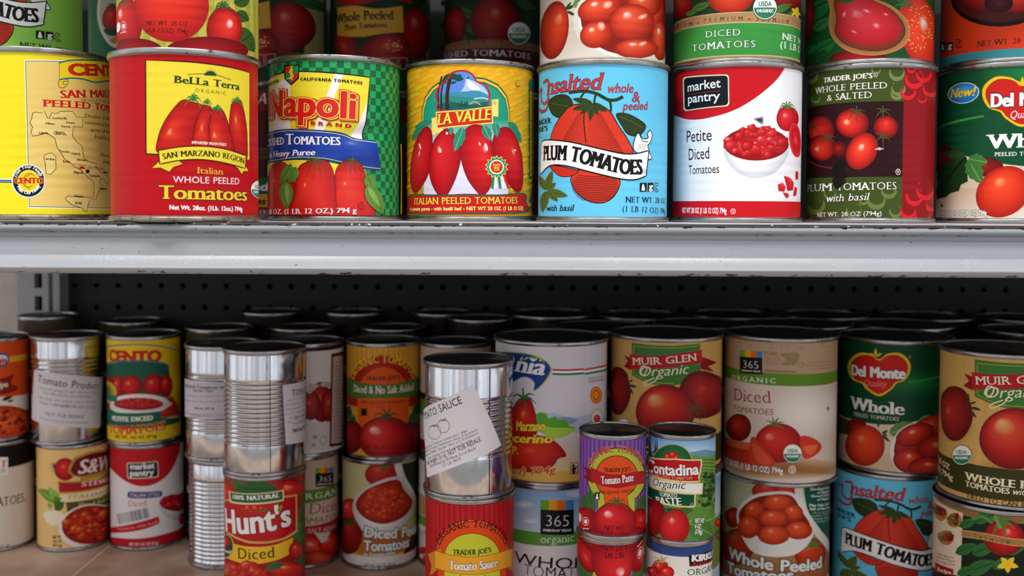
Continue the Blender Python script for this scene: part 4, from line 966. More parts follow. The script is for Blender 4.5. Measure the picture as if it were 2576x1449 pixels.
# second tier ------------------------------------------------------
def art_vine(c):                                           # big red tomatoes on olive stripes
    A = Art(c, V1); A.bg('a8a63a'); 
    for k in range(-14, 15): A.band(0, 1, 'bcb84e', k*.22, k*.22+.1)
    for a in ((1490, 40, 1570, -40, 40), (1480, 80, 1565, 130, 40), (1500, 170, 1600, 330, 50), (1470, 20, 1530, 0, 30), (1520, 260, 1585, 210, 40)): A.leaf(*a, '3a5a24', '1a2c10')
    A.tom(800, 150, 95, 160, 0, (-.5, -.5), ('ffe0d0', 'e03428', 'c01a1c', '8a1012')); A.tom(1410, 185, 112, 145, 0, (.35, -.3), ('fff0e8', 'e83a2c', 'cc1e1c', '8e1014'))
    A.tom(1300, 320, 260, 90, 0, (0, 0), ('a81418', 'a01216', '8e0e12', '700a0e')); A.tom(850, 330, 180, 90, 0, (0, 0), ('b0141a', 'a01216', '8e0e12', '700a0e'))
    A.tom(1078, 40, 236, 225, 0, (-.2, -.55), ('f06a50', 'e23a26', 'd42a1e', 'a8161a'))
    A.calyx(780, 10, 50, '4a5a2a', 5, 20, 160, .14, .2); A.calyx(1400, 50, 60, '3a5a2a', 6, 180, 380, .14, .6)
    for x in (742, 778): A.plate(x, 165, 15, 30, 'c8283a' if x > 760 else 'f0f0ec', 'f0f0ec', 3); 
    A.ell(778, 165, 9, 16, 'f0e8e8'); A.line([(756, 208), (796, 200)], 4, 'f0f0ec')
    A.t('NET WT. 28 OZ', 920, 160, 1180, 165, 30, '3a0808', 'serif'); A.t('(1LB 12OZ) 794g', 914, 206, 1183, 213, 31, '3a0808', 'serif')
    return A
def art_leafgreen(c):
    A = Art(c, V1); A.bg('0d6a38'); A.blob([(610, 60), (640, -60), (740, -90), (850, 0), (850, 160), (800, 290), (700, 290), (630, 190)], 'e6dccb'); A.blob([(625, 70), (655, -40), (740, -70), (830, 0), (830, 150), (780, 265), (705, 265), (645, 180)], 'c9bba4')
    A.tom(708, 120, 66, 85, 0, (-.3, -.4), ('f06a4a', 'd8301f', 'b81e18', '7a1010')); A.calyx(705, 45, 40, '3a5a2a', 5, 190, 350); 
    for a in ((650, 190, 760, 215, 24), (690, 215, 770, 180, 20)): A.leaf(*a, '1d4a2a', '0c2814')
    A.blob([(690, 250), (780, 210), (800, 260), (720, 275)], 'b08840')
    return A
def art_band(c, v=0):                                     # Whole Peeled with gold banner; reds darkened to put back-row shade in the print
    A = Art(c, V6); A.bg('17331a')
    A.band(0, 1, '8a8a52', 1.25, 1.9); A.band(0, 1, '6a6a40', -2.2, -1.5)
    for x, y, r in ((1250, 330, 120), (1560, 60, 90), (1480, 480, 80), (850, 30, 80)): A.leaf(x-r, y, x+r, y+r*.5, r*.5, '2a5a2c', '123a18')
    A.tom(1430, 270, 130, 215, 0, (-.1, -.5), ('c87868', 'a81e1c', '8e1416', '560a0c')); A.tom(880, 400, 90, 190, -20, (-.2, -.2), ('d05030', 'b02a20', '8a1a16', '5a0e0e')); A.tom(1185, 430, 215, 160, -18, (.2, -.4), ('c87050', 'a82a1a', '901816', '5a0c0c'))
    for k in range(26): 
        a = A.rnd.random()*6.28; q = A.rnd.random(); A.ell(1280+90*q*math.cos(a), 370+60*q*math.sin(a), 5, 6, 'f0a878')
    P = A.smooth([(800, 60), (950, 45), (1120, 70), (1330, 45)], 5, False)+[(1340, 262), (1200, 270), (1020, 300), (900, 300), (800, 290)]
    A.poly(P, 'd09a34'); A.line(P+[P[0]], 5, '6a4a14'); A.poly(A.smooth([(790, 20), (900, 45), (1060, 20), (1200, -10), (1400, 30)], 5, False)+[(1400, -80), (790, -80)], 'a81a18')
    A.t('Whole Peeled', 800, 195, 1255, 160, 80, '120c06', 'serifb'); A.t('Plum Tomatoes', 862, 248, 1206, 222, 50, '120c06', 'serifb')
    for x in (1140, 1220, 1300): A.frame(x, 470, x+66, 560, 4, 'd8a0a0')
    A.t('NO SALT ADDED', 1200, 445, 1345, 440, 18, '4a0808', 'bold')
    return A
def art_maroon(c):  # tomato reds darkened in the print for the dim back row
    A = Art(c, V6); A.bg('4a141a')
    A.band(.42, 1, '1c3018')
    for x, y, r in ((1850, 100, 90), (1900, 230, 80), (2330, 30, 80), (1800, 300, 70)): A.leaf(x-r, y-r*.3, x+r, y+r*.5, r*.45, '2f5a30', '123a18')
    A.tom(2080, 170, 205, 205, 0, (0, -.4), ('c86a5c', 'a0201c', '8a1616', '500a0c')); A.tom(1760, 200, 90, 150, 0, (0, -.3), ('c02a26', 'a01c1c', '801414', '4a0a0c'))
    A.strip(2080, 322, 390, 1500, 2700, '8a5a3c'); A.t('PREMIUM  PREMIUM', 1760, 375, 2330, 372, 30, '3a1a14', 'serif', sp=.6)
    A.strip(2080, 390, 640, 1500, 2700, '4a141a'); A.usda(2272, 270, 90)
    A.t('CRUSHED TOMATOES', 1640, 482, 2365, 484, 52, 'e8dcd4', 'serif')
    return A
def art_gap(c):
    A = Art(c, V5); A.bg('3a0c10')
    A.strip(230, 185, 320, 0, 700, '10251c'); A.strip(230, 320, 480, 0, 700, '6a1418'); A.strip(230, 760, 850, 0, 700, '5a3a14'); A.strip(230, 990, 1112, 0, 700, '0f5a3c'); A.strip(230, 1112, 1210, 0, 700, 'd8a028'); A.strip(230, 1210, 1320, 0, 700, '9a1018')
    A.t('CA', 165, 430, 290, 425, 90, 'c8b8b4', 'script'); A.t('UGO', 190, 830, 275, 825, 50, '2a1a0a', 'serifb'); A.t('Salad', 110, 1085, 300, 1085, 66, 'e8e8e4', 'boldi'); A.t('Tomatoes', 60, 1190, 272, 1190, 54, '1a1008', 'boldi'); A.t('1 lb 12', 150, 1275, 272, 1272, 40, 'e0d0d0', 'bold')
    return A
def bowl_of_plums(A, cx, cy, rx, ry, toms, body='f0eeec'):
    A.grad(A.ell_pts(cx, cy, rx, ry), (cx, cy), ('ffffff', body, 'cfcac8'), [0, .8, 1])
    for x, y, a, b, r in toms: A.tom(x, y, a, b, r, (-.2, -.45), ('ffd8c0', 'e2502e', 'cf3420', '8a1c12'), (0, .25, .6, 1))
def art_plums_white(c):
    A = Art(c, V3); A.bg('d8ccba'); A.vgrad(0, 250, 900, 420, 'd8ccba', 'efe8dc')
    A.tom(135, 190, 90, 185, 8, (.3, -.5), ('f08a60', 'd8441f', 'c2321c', '8a1e12'))
    for a in ((210, 60, 268, 30, 10), (215, 70, 270, 98, 10), (205, 60, 245, 10, 8)): A.leaf(*a, '2a4a24', None)
    A.leaf(255, 45, 330, -20, 26, '5a8a3c', 'a8c880')
    A.ell(590, 130, 335, 260, 'e4ddd2'); A.ell(600, 120, 315, 245, 'f4f0ea')
    A.ell(600, 110, 300, 235, '8a2014')
    for t in ((770, 70, 55, 130, 0), (800, 250, 50, 130, 0), (420, 55, 140, 85, -15), (700, 30, 110, 80, 0), (400, 215, 105, 85, -20), (620, 140, 145, 115, -5), (650, 305, 140, 62, 0)): A.tom(*t, (-.2, -.5), ('fff0e4', 'ea5a34', 'd43c22', '962012'), (0, .2, .6, 1))
    for x, y, a, b in ((470, 30, 34, 24), (690, 105, 34, 16), (430, 165, 26, 30), (690, 275, 30, 14)): A.grad(A.ell_pts(x, y, a, b, -20), (x, y), ('fff4ea', 'f4a888', 'e6603c'))
    A.strip(600, 360, 420, 0, 900, 'c8b89c')
    return A
def art_diced_green(c):
    A = Art(c, V3); A.bg('3c9440')
    A.strip(1250, -90, 95, 780, 1760, '24381c')
    A.tom(920, 30, 80, 85, 0, (0, -.3), ('e0402c', 'c82a20', 'a81a16', '6a0e0c')); A.tom(1240, -20, 150, 105, 0, (-.1, -.3), ('f8a070', 'e8502c', 'd43a20', '9a2014')); A.tom(1600, -30, 120, 90, 0, (0, 0), ('c8301f', 'b02018', '8a1612', '5a0c0a'))
    for x, y, r in ((1060, 40, 60), (1000, 80, 40), (1570, 50, 60), (1640, 80, 40), (1420, 60, 50)): A.leaf(x-r, y+r*.4, x+r, y-r*.4, r*.4, '4a7a34', '2a4a20')
    for k in range(5): a = k*1.257; A.leaf(1655, 75, 1655+35*math.cos(a), 75+40*math.sin(a), 10, 'f0d02c')
    A.strip(1250, 76, 84, 780, 1760, 'c9a878'); A.strip(1250, 84, 140, 780, 1760, 'b08a5c'); A.strip(1250, 140, 146, 780, 1760, 'd8bc90')
    for x0, x1, y0, y1 in ((880, 1005, 190, 162), (1075, 1320, 142, 128), (1408, 1610, 134, 150)): A.t('PREMIUM', x0, y0, x1, y1, 26, '3a2416', 'serif', sp=.5)
    A.ell(1040, 143, 6, 6, 'b03020'); A.ell(1362, 121, 6, 6, 'b03020')
    A.strip(1250, 346, 352, 780, 1760, 'd8c090'); A.strip(1250, 352, 420, 780, 1760, 'b08a58')
    A.usda(1460, 48, 74)
    A.t('DICED', 1085, 238, 1308, 222, 44, 'f6f4ee', 'serif', ol='1a3a18', olw=.03, sp=.08); A.t('TOMATOES', 1003, 325, 1402, 297, 46, 'f6f4ee', 'serif', ol='1a3a18', olw=.03, sp=.08); A.line([(1090, 258), (1300, 243)], 2, '7ac070')
    A.t('NET WT. 28 OZ', 1566, 246, 1800, 280, 42, 'f0f4ea', 'serif', bold=.01); A.t('(1 LB 12 OZ) 794g', 1552, 300, 1800, 325, 44, 'f0f4ea', 'serif', bold=.01)
    return A
def art_spoon(c):
    A = Art(c, V4); A.bg('164a20')
    for x, y, r, cc in ((200, 60, 120, '1f6a2c'), (160, 200, 110, '12401c'), (240, 300, 100, '1f6a2c'), (180, 370, 90, '164f22'), (130, 320, 60, '2a7a38'), (230, 150, 70, '2a7038')): A.leaf(x-r, y+r*.6, x+r*.8, y-r*.6, r*.45, cc, '0c3014')
    A.tom(120, 140, 50, 150, 10, (.2, -.4), ('e0442c', 'c42a20', 'a01a18', '600c0c')); A.tom(450, 385, 190, 75, 0, (0, -.4), ('b01a1c', '9a1216', '7e0e12', '5a0a0c'))
    A.tom(830, 190, 120, 230, -12, (.3, -.2), ('fff0d8', 'f04a26', 'e23a1e', 'b82414')); 
    for k in range(60): a = A.rnd.random()*6.28; q = math.sqrt(A.rnd.random()); A.ell(835+85*q*math.cos(a), 180+170*q*math.sin(a), 3.2, 4.5, 'f8c060')
    A.calyx(735, 40, 70, '3f6a34', 5, 190, 350, .16, .3)
    sp = [(262, -40), (270, 60), (262, 140), (275, 220), (330, 290), (420, 335), (540, 350), (660, 330), (740, 285), (772, 215), (755, 130), (690, 60), (600, 10), (420, -40)]
    A.shape(sp, (500, 150), ('7a4a28', '8a5630', 'a06a3c', 'b8804c'), (0, .6, .9, 1)); A.shape([(300, 0), (310, 120), (300, 200), (350, 270), (450, 310), (560, 322), (660, 300), (730, 240), (740, 170), (690, 90), (600, 30), (420, -30)], (500, 150), ('6a2a1c', '6a2a1c', '7a3420', '5a2616'), (0, .6, .9, 1))
    A.shape([(315, 20), (322, 140), (312, 200), (380, 255), (500, 285), (610, 280), (690, 235), (712, 170), (660, 80), (560, 10), (420, -40)], (430, 80), ('f08080', 'd83a40', 'c4262e', 'a8181f'), (0, .2, .6, 1))
    for x, y, a, b in ((360, 90, 16, 26), (500, 70, 40, 16), (560, 160, 30, 22), (420, 200, 26, 10), (620, 90, 20, 10)): A.grad(A.ell_pts(x, y, a, b, 20), (x, y), ('f4b0b0', 'dc585c', 'c83038'))
    A.ell(370, -10, 58, 30, '2c5a20')
    return A
def art_orange(c):
    A = Art(c, V4); A.bg('d43c18')
    A.ell(1330, 0, 300, 168, '1a0a0a'); A.ell(1330, -10, 288, 150, '4a1a16'); A.tom(1200, -20, 120, 90, 0, (0, -.3), ('d8402a', 'b82a1e', '8a1a14', '5a0e0c')); A.tom(1440, -10, 140, 90, 0, (0, -.3), ('f05a3a', 'd83a26', 'b0241a', '701210')); A.tom(1330, 20, 90, 60, 0, (0, 0), ('5a2a3a', '4a1a26', '3a1018', '2a0a10'))
    A.strip(1250, 318, 450, 700, 2000, '3a8e96')
    for x in (958, 1004): A.poly([(x, 267), (x+38, 262), (x+38, 318), (x, 324)], '14100c')
    A.poly([(972, 290), (983, 289), (988, 312), (967, 314)], 'f0e8e0'); A.ell(977, 284, 5, 5, 'f0e8e0'); A.t('g', 1012, 304, 1034, 302, 38, 'f0e8e0', 'bold')
    A.curve([(1098, 258), (1070, 250), (1060, 278), (1072, 300), (1098, 292)], 5, '2a0c08'); A.curve([(1094, 266), (1078, 266), (1080, 286), (1094, 284)], 5, '2a0c08')
    A.t('NET WT. 28 OZ', 1194, 296, 1560, 270, 38, '3a0e08', 'serif')
    return A
# ------------------------------------------------------------------ printed artwork, lower shelf
VA, VB, VC, VD, VE, VF = (0, 780, 2.1667), (440, 780, 2.1656), (1040, 780, 2.1654), (1440, 780, 2.1667), (1780, 780, 2.166), (2080, 780, 2.1653)
def art_stew(c):
    A = Art(c, VA); A.bg('e0501a'); A.strip(60, 252, 284, -300, 300, 'f0b02a')
    A.poly(A.rquad([(-120, 232), (40, 234), (54, 270), (40, 306), (-120, 310)], 16), '1d4a9a'); A.poly(A.rquad([(-120, 242), (34, 244), (46, 270), (34, 296), (-120, 300)], 14), 'e8e4ec'); A.t('Garam', -110, 294, 38, 292, 40, 'c82a2a', 'black')
    A.poly(A.smooth([(-100, 390), (20, 370), (75, 350), (60, 400), (100, 420), (60, 450), (-100, 470)], 4), '8a1a10'); A.t('Recipe', -70, 428, 44, 418, 34, 'f0e0c8', 'bold')
    A.poly(A.smooth([(-200, 520), (-60, 480), (60, 470), (200, 460), (260, 520), (-200, 620)], 4), 'efe6d8'); A.leaf(10, 492, 70, 470, 10, '3a2010'); A.leaf(40, 500, 76, 490, 6, '3a2010')
    A.grad(A.ell_pts(20, 625, 190, 105), (20, 600), ('f07030', 'd8481c', 'b83014')); A.blocks((20, 620, 170, 85), 40, 18, [('f08040', 'd8501c', 'b03010'), ('c03010', '8a200c', '601408')])
    return A
def art_plainwhite(c):
    A = Art(c, VA); A.bg('dfd6ca'); A.strip(90, 700, 850, -400, 300, '0f0f10')
    A.rect(-60, 802, 44, 898, 'f4efe8'); A.t('T', 4, 860, 34, 858, 42, 'c01c1c', 'serifb'); A.t('GOOD', -50, 890, 32, 886, 24, '2a2422', 'serif'); A.t('MIXED', -200, 852, -60, 850, 60, 'd03028', 'serifb')
    A.t('TOMATOES', -130, 1072, 132, 1042, 50, '2a2422', 'serif', bold=.008); A.ell(140, 1038, 4, 4, '2a2422'); A.t('NET WT 14.5 OZ (411 g)', -190, 1312, 52, 1296, 26, '2a2422', 'bold')
    return A
def sticker_product(c):
    A = Art(c, VA, c.rb+.0011); A.poly(A.rquad([(186, 322), (380, 352), (562, 368), (545, 642), (360, 636), (172, 598)], 14), 'd9d6dc')
    A.t('Tomato Product', 204, 388, 536, 430, 40, '2c2a33', 'sans', bold=.006); A.lines(200, 425, 535, 505, 4, 15, '4a4850', 6, 30); A.t('natural flavors', 300, 520, 412, 530, 15, '4a4850')
    A.t('NOT FOR RESALE', 246, 572, 458, 590, 20, '3a3840', 'sans'); A.t('Distributed by the local food bank', 218, 592, 480, 620, 14, '4a4850'); return A
def art_stewed(c):
    A = Art(c, VA); A.bg('edc47e'); A.poly([(120, 740), (205, 755), (205, 1330), (120, 1320)], 'e0ae5e')
    A.tom(355, 868, 60, 62, 0, (-.2, -.3), ('f07058', 'd82a28', 'c01c20', '8a1014')); A.calyx(300, 850, 34, '4a4a20', 4, 120, 250, .12)
    A.leaf(335, 1050, 205, 975, 30, '6f9a34', 'a8c86a'); A.leaf(335, 1060, 265, 965, 24, '8ab848', None); A.leaf(330, 1080, 300, 1015, 26, '55802a'); A.leaf(300, 1090, 350, 1040, 24, '3f6a24'); A.leaf(280, 1080, 262, 1050, 12, '7aa83c')
    A.blob([(245, 1100), (330, 1100), (355, 1150), (300, 1180), (250, 1150)], 'f0e4c8'); A.line([(262, 1188), (330, 1168)], 8, 'd8c8a0')
    A.poly(A.rquad([(315, 932), (520, 922), (700, 890), (700, 990), (520, 978), (320, 1000)], 6), 'b89038'); A.poly([(322, 940), (520, 928), (700, 900), (700, 980), (520, 970), (326, 992)], 'b01c22')
    cr = [(394, 905), (396, 815), (440, 790), (500, 770), (600, 762), (700, 770), (700, 905)]; A.poly(A.smooth(cr, 3), 'b89038'); A.poly(A.smooth([(405, 900), (408, 824), (450, 800), (510, 780), (600, 772), (690, 780), (690, 900)], 3), '6e0f1c')
    A.t('S&W', 430, 893, 590, 868, 78, 'f0e4d8', 'italb'); A.strip(520, 890, 915, 436, 700, 'b89038')
    A.t('STEWE', 442, 962, 588, 942, 25, 'f0dcd0', 'serifb', tail='D')
    A.poly([(320, 1010), (352, 1008), (480, 990), (700, 950), (700, 1000), (480, 1032), (370, 1045), (325, 1044), (340, 1028)], 'efe0b8'); A.t('ITALIAN R', 372, 1030, 590, 998, 21, 'd07a24', 'serif', bold=.01, tail='ECIPE')
    A.poly([(360, 1048), (480, 1034), (700, 1002), (700, 1110), (480, 1100), (368, 1115)], '565022'); A.t('TOMATOES', 462, 1040, 592, 1022, 16, 'e8dca0', 'sans'); A.t('Sliced Bell Pe', 425, 1068, 590, 1046, 19, 'd8c86a', 'serifb', tail='ppers'); A.t('with Oregano', 420, 1096, 590, 1072, 18, 'd8c86a', 'serifb')
    A.ell(490, 1180, 172, 122, 'efe6d8', -8); A.grad(A.ell_pts(495, 1170, 158, 105, -8), (480, 1150), ('e04a24', 'c83018', '8a1c10')); A.blocks((495, 1170, 140, 85), 46, 30, [('f06a3a', 'cc3018', '8a1a0e'), ('d8401c', 'a8200f', '6a120a'), ('f09040', 'd8501c', 'a83014')])
    for k, tx in enumerate(('NET WT', '14.5 OZ', '411g')): A.t(tx, 288, 1245+22*k, 336, 1244+22*k, 16, '3a2410', 'bold')
    return A
def art_petite(c):
    A = Art(c, VA); A.bg('ecc91e'); A.curve([(540, 205), (640, 192), (740, 188), (850, 194), (960, 215)], 7, '1f6f9c')
    A.t('CENTO', 597, 274, 880, 277, 62, 'd01c1c', 'bold', ol='7a3a08', olw=.025)
    A.poly(A.smooth([(540, 305), (640, 285), (760, 280), (880, 290), (920, 310)], 4, False)+[(930, 400), (930, 470), (540, 470)], '1f5f48'); A.curve([(540, 300), (640, 280), (760, 276), (880, 286), (920, 308), (890, 330)], 7, '1f6f9c')
    for x, y, r in ((640, 415, 36), (715, 415, 62), (838, 410, 60), (905, 410, 36), (580, 420, 46)): A.tom(x, y, r, 62, 0, (-.3, -.3), ('f08a78', 'd82a26', 'b81a1c', '7a0e12')); A.calyx(x, y-58, 24, '2a5a30', 5, 190, 350, .14)
    A.poly([(540, 520), (640, 500), (740, 580), (980, 590), (980, 610), (560, 620), (540, 620)], '1f5f48')
    A.poly([(880, 480), (940, 470), (985, 575), (840, 590)], 'c83020')
    A.ell(760, 505, 162, 48, 'eee8e4'); A.blob([(600, 510), (920, 500), (890, 545), (800, 580), (690, 580), (620, 550)], 'e4dedc'); A.grad(A.ell_pts(755, 512, 135, 34), (740, 505), ('d83430', 'c02226', '8a1418')); A.blocks((755, 510, 120, 26), 40, 14, [('f05a50', 'c82428', '901418')])
    A.grad(A.ell_pts(575, 450, 62, 62), (575, 450), ('2a5a3a', '1f5f48', 'e0b81c')); A.strip(590, 455, 490, 540, 640, '2a7a58'); A.rect(545, 505, 600, 540, '8a1a1c')
    A.strip(735, 562, 608, 588, 880, '1f6a4c'); A.t('PETITE DICED', 612, 600, 835, 598, 26, 'e8e8d8', 'black')
    A.t('TOMATOES', 599, 670, 905, 648, 50, 'd0201c', 'serifb', ol='f0e08a', olw=.02); A.t('NET WT. 14.5 OZ. (411g)', 628, 696, 855, 692, 18, '4a3a10', 'bold'); A.curve([(885, 590), (940, 575), (990, 568)], 6, '1f6f9c'); A.t('PETITE', 905, 612, 975, 600, 14, '3a3a10', 'bold')
    return A
def art_market_small(c):
    A = Art(c, VA); A.bg('e6e2e2'); A.poly(A.smooth([(560, 800), (610, 870), (680, 930), (760, 960), (850, 945), (930, 880), (980, 770)], 5, False)+[(985, 700), (560, 700)], 'c01a22')
    A.poly(A.rquad([(690, 832), (862, 822), (866, 912), (694, 920)], 14), 'd8c8a8'); A.poly(A.rquad([(696, 838), (857, 828), (860, 906), (699, 914)], 12), '14161a'); A.t('market', 708, 868, 842, 862, 34, 'f0f0f0', 'bold'); A.t('pantry', 708, 904, 838, 898, 34, 'f0f0f0', 'bold')
    A.poly(A.rquad([(694, 990), (884, 984), (884, 1018), (696, 1026)], 16), '2c2c74'); A.t('ITALIAN STYLE', 706, 1018, 872, 1012, 22, 'e4dcea', 'sansi')
    A.t('Diced', 700, 1072, 800, 1066, 36, 'b83038', 'serif')
    diced_bowl(A, 960, 1050, 90, 46, 24, 18, 'd8d4d4'); A.tom(990, 1140, 16, 30)
    A.poly([(632, 1110), (800, 1072), (818, 1130), (645, 1170)], 'd8d4d2')
    for k in range(22):
        x = 640+k*7.6; A.line([(x, 1112-k*1.6), (x+12, 1166-k*1.6)], A.rnd.choice((2, 3, 5)), '2a2a2c')
    A.poly(A.smooth([(600, 1185), (700, 1170), (800, 1145), (864, 1124)], 3, False)+A.smooth([(872, 1160), (800, 1190), (700, 1210), (600, 1215)], 3, False), 'c41c24'); A.t('Tomatoes with basil', 640, 1198, 860, 1158, 14, 'd88a8a', 'bold')
    A.poly(A.smooth([(500, 1205), (640, 1240), (760, 1245), (880, 1225), (1010, 1180), (1100, 1120)], 4, False)+[(1100, 1420), (500, 1420)], 'b81a22'); A.t('NET WT 14.5 OZ (411g)', 704, 1284, 862, 1276, 18, 'e0c8c8', 'bold')
    return A
def sticker_lot(c):
    A = Art(c, VB, c.rb+.0011); A.poly(A.rquad([(44, 372), (150, 385), (330, 392), (330, 592), (150, 588), (48, 578)], 8), 'cfcad4')
    A.t('Dehydrated Tomatoes with', 50, 412, 300, 424, 17, '34323c', 'bold'); A.t('Item No. 17231', 100, 442, 210, 448, 14, '34323c', 'bold'); A.lines(50, 464, 300, 490, 2, 11, '5a5864', 7, 6); A.t('Net wt. 14.5 oz', 108, 540, 215, 542, 15, '34323c', 'bold'); A.lines(56, 560, 300, 574, 2, 11, '5a5864', 7, 6); return A
def sticker_tom(c):
    A = Art(c, VB, c.rb+.0011); A.poly(A.rquad([(586, 410), (680, 394), (760, 372), (760, 700), (690, 720), (604, 734)], 12), 'd9d6dc')
    A.t('TOMA', 636, 470, 706, 458, 38, '26242c', 'sans', bold=.006, tail='TO'); A.lines(600, 500, 760, 620, 6, 12, '6a6872', 3, -24); A.lines(640, 600, 760, 660, 3, 16, '44424c', 3, -22); A.t('Net wt 15', 640, 668, 706, 652, 22, '26242c', 'bold'); return A
def art_hunt(c):
    A = Art(c, VB); A.bg('a8141a')
    A.leaf(280, 960, 420, 985, 40, '2f6a2a', '1a3a18'); A.leaf(350, 965, 570, 975, 40, '2a5f28', '1a3a18'); A.tom(640, 1000, 95, 80, 0, (-.4, -.5), ('f8a090', 'd8281f', 'b81a1a', '7a0e10')); A.tom(275, 1000, 60, 60); A.poly([(690, 1000), (760, 950), (760, 1449), (640, 1449), (660, 1250)], '2c6a30'); A.leaf(660, 1260, 720, 1150, 50, '3a7a34', '1f4a20')
    A.poly([(244, 1050), (300, 1030), (460, 1022), (600, 1012), (666, 1002), (668, 1205), (600, 1250), (500, 1272), (400, 1270), (300, 1225), (244, 1190)], 'd8b060'); A.poly([(240, 1058), (300, 1040), (460, 1032), (600, 1022), (657, 1014), (659, 1198), (594, 1240), (500, 1262), (400, 1258), (304, 1216), (240, 1180)], 'c0141c')
    A.poly([(292, 985), (594, 978), (594, 1038), (300, 1048)], 'e8d8a0'); A.poly([(300, 992), (586, 986), (586, 1031), (307, 1040)], '1d5f34'); A.t('100% NATURAL', 312, 1027, 570, 1019, 25, 'f4f4ec', 'serifb')
    A.leaf(360, 1080, 515, 1090, 16, '3a7a30'); 
    for x, y, r in ((395, 1078, 20), (437, 1080, 24), (470, 1080, 14)): A.tom(x, y, r, r*.9)
    A.t("Hunt's", 275, 1200, 635, 1165, 128, 'f8f4f0', 'bold', ol='7a0c12', olw=.03); A.leaf(560, 1100, 585, 1062, 10, '8aa83a'); A.line([(570, 1095), (562, 1048)], 6, '5a7a2c')
    A.poly(A.smooth([(244, 1230), (330, 1275), (430, 1290), (540, 1280), (644, 1238)], 4, False)+A.smooth([(640, 1320), (560, 1360), (430, 1385), (330, 1370), (244, 1330)], 4, False), 'efbf2c'); A.t('Diced', 342, 1352, 545, 1346, 62, '1c140c', 'serif', bold=.01, sp=.04)
    A.ell(278, 1285, 42, 66, 'c8b870'); A.ell(278, 1285, 37, 60, '1d3f2c'); A.tom(275, 1262, 26, 30); A.strip(280, 1310, 1318, 245, 312, 'c8b870'); A.t('FlashSteam', 246, 1332, 312, 1322, 18, 'f0ecd8', 'italb')
    for t in ((300, 1410, 60, 46), (360, 1435, 60, 50), (420, 1420, 50, 50), (470, 1440, 40, 30), (610, 1420, 110, 56), (660, 1310, 40, 50)): A.tom(*t, 0, (-.2, -.4), ('f8a080', 'e03a2a', 'c82420', '8a1414'))
    A.blocks((380, 1420, 110, 40), 16, 34, [('f0604a', 'd03026', 'a01c18'), ('f08a6a', 'd8442e', 'b02a1c')]); A.leaf(500, 1410, 600, 1380, 16, '3f6a34', '1f3a1c', 8, .3); A.leaf(490, 1420, 560, 1370, 12, '3f6a34', None, 8, .3)
    return A
def art_whiteherb(c):
    A = Art(c, VB); A.bg('e2dedc'); A.poly([(600, 220), (716, 215), (716, 760), (600, 760)], 'c87a2c')
    A.strip(800, 196, 222, 560, 950, '1a1614')
    for t in ((800, 500, 70, 110), (740, 520, 56, 80), (845, 520, 50, 95)): A.tom(*t, 0, (-.2, -.2), ('d8685c', 'b8302c', '9a2024', '6a1014'))
    for x0, y0, x1, y1 in ((720, 420, 790, 410), (790, 410, 850, 395), (760, 440, 730, 400), (850, 430, 835, 395), (720, 450, 750, 430)): A.leaf(x0, y0, x1, y1, 14, 'c8bcae', '5a4a40')
    A.poly([(700, 612), (860, 605), (862, 760), (700, 760)], 'd8d0cc'); A.t('NW', 752, 702, 778, 700, 20, '6a5a54', 'bold'); A.plate(808, 710, 16, 24, 'd8d0cc', '8a7a74', 3); A.poly([(742, 742), (756, 722), (768, 740)], '8a7a74')
    A.poly([(852, 238), (922, 225), (915, 735), (842, 745)], '4a1c14'); A.poly([(862, 255), (915, 245), (908, 720), (852, 728)], 'c8b8a8'); A.lines(866, 290, 905, 700, 22, 12, '3a2418', 1, -6)
    return A
def art_365(c, V, x, y, k, h, kind='diced'):
    """natural-food label with a dark numbered square over a green band; (x, y) top left of the square"""
    A = Art(c, V); A.bg('d9cbbd')
    return A
def square365(A, x, y, s, sl=0):
    P = lambda a, b: (x+a*s, y+b*s+sl*a)
    for k, cc in enumerate(('6aa82c', 'e8a020', 'e06a1c', '3a86c8')): A.poly([P(.25*k, 0), P(.25*k+.25, 0), P(.25*k+.25, .3), P(.25*k, .3)], cc)
    A.poly([P(0, .28), P(1, .28), P(1, 1.02), P(0, 1.02)], '111418'); A.t('365', *P(.12, .78), *P(.88, .78), s*.36, 'f4f4f2', 'serifl'); A.t('EVERYDAY VALUE', *P(.08, .93), *P(.92, .93), s*.07, 'f4f4f2', 'bold')
def art_diced_small(c):
    A = Art(c, VB); A.bg('c8b49e'); A.strip(800, 970, 1040, 560, 950, '5f8a2c'); A.strip(800, 1040, 1200, 560, 950, 'd8c6b6')
    square365(A, 766, 862, 98, -6); A.t('ORGANIC', 640, 1030, 905, 1000, 34, 'f0ece0', 'serif', bold=.01, sp=.1); A.t('Diced', 726, 1112, 890, 1085, 62, 'a8403c', 'serif'); A.t('TOMATOES', 640, 1165, 890, 1130, 34, 'a86a50', 'sansi')
    A.strip(800, 1165, 1215, 560, 950, 'b02a24'); A.t('NO SALT ADDED', 650, 1212, 880, 1185, 24, 'f0d8d0', 'sans')
    A.strip(800, 1215, 1460, 560, 950, '7a1c16'); A.tom(760, 1300, 110, 70, 10); A.tom(840, 1270, 60, 60); A.poly([(760, 1215), (850, 1205), (820, 1260), (800, 1270)], 'e0d0c0'); A.grad(A.ell_pts(790, 1360, 100, 50, 10), (780, 1340), ('e8603c', 'c83a24', '8a1c14')); A.t('NET WT 14.5 OZ (411g)', 738, 1418, 890, 1385, 24, 'f0e4dc', 'bold')
    return A
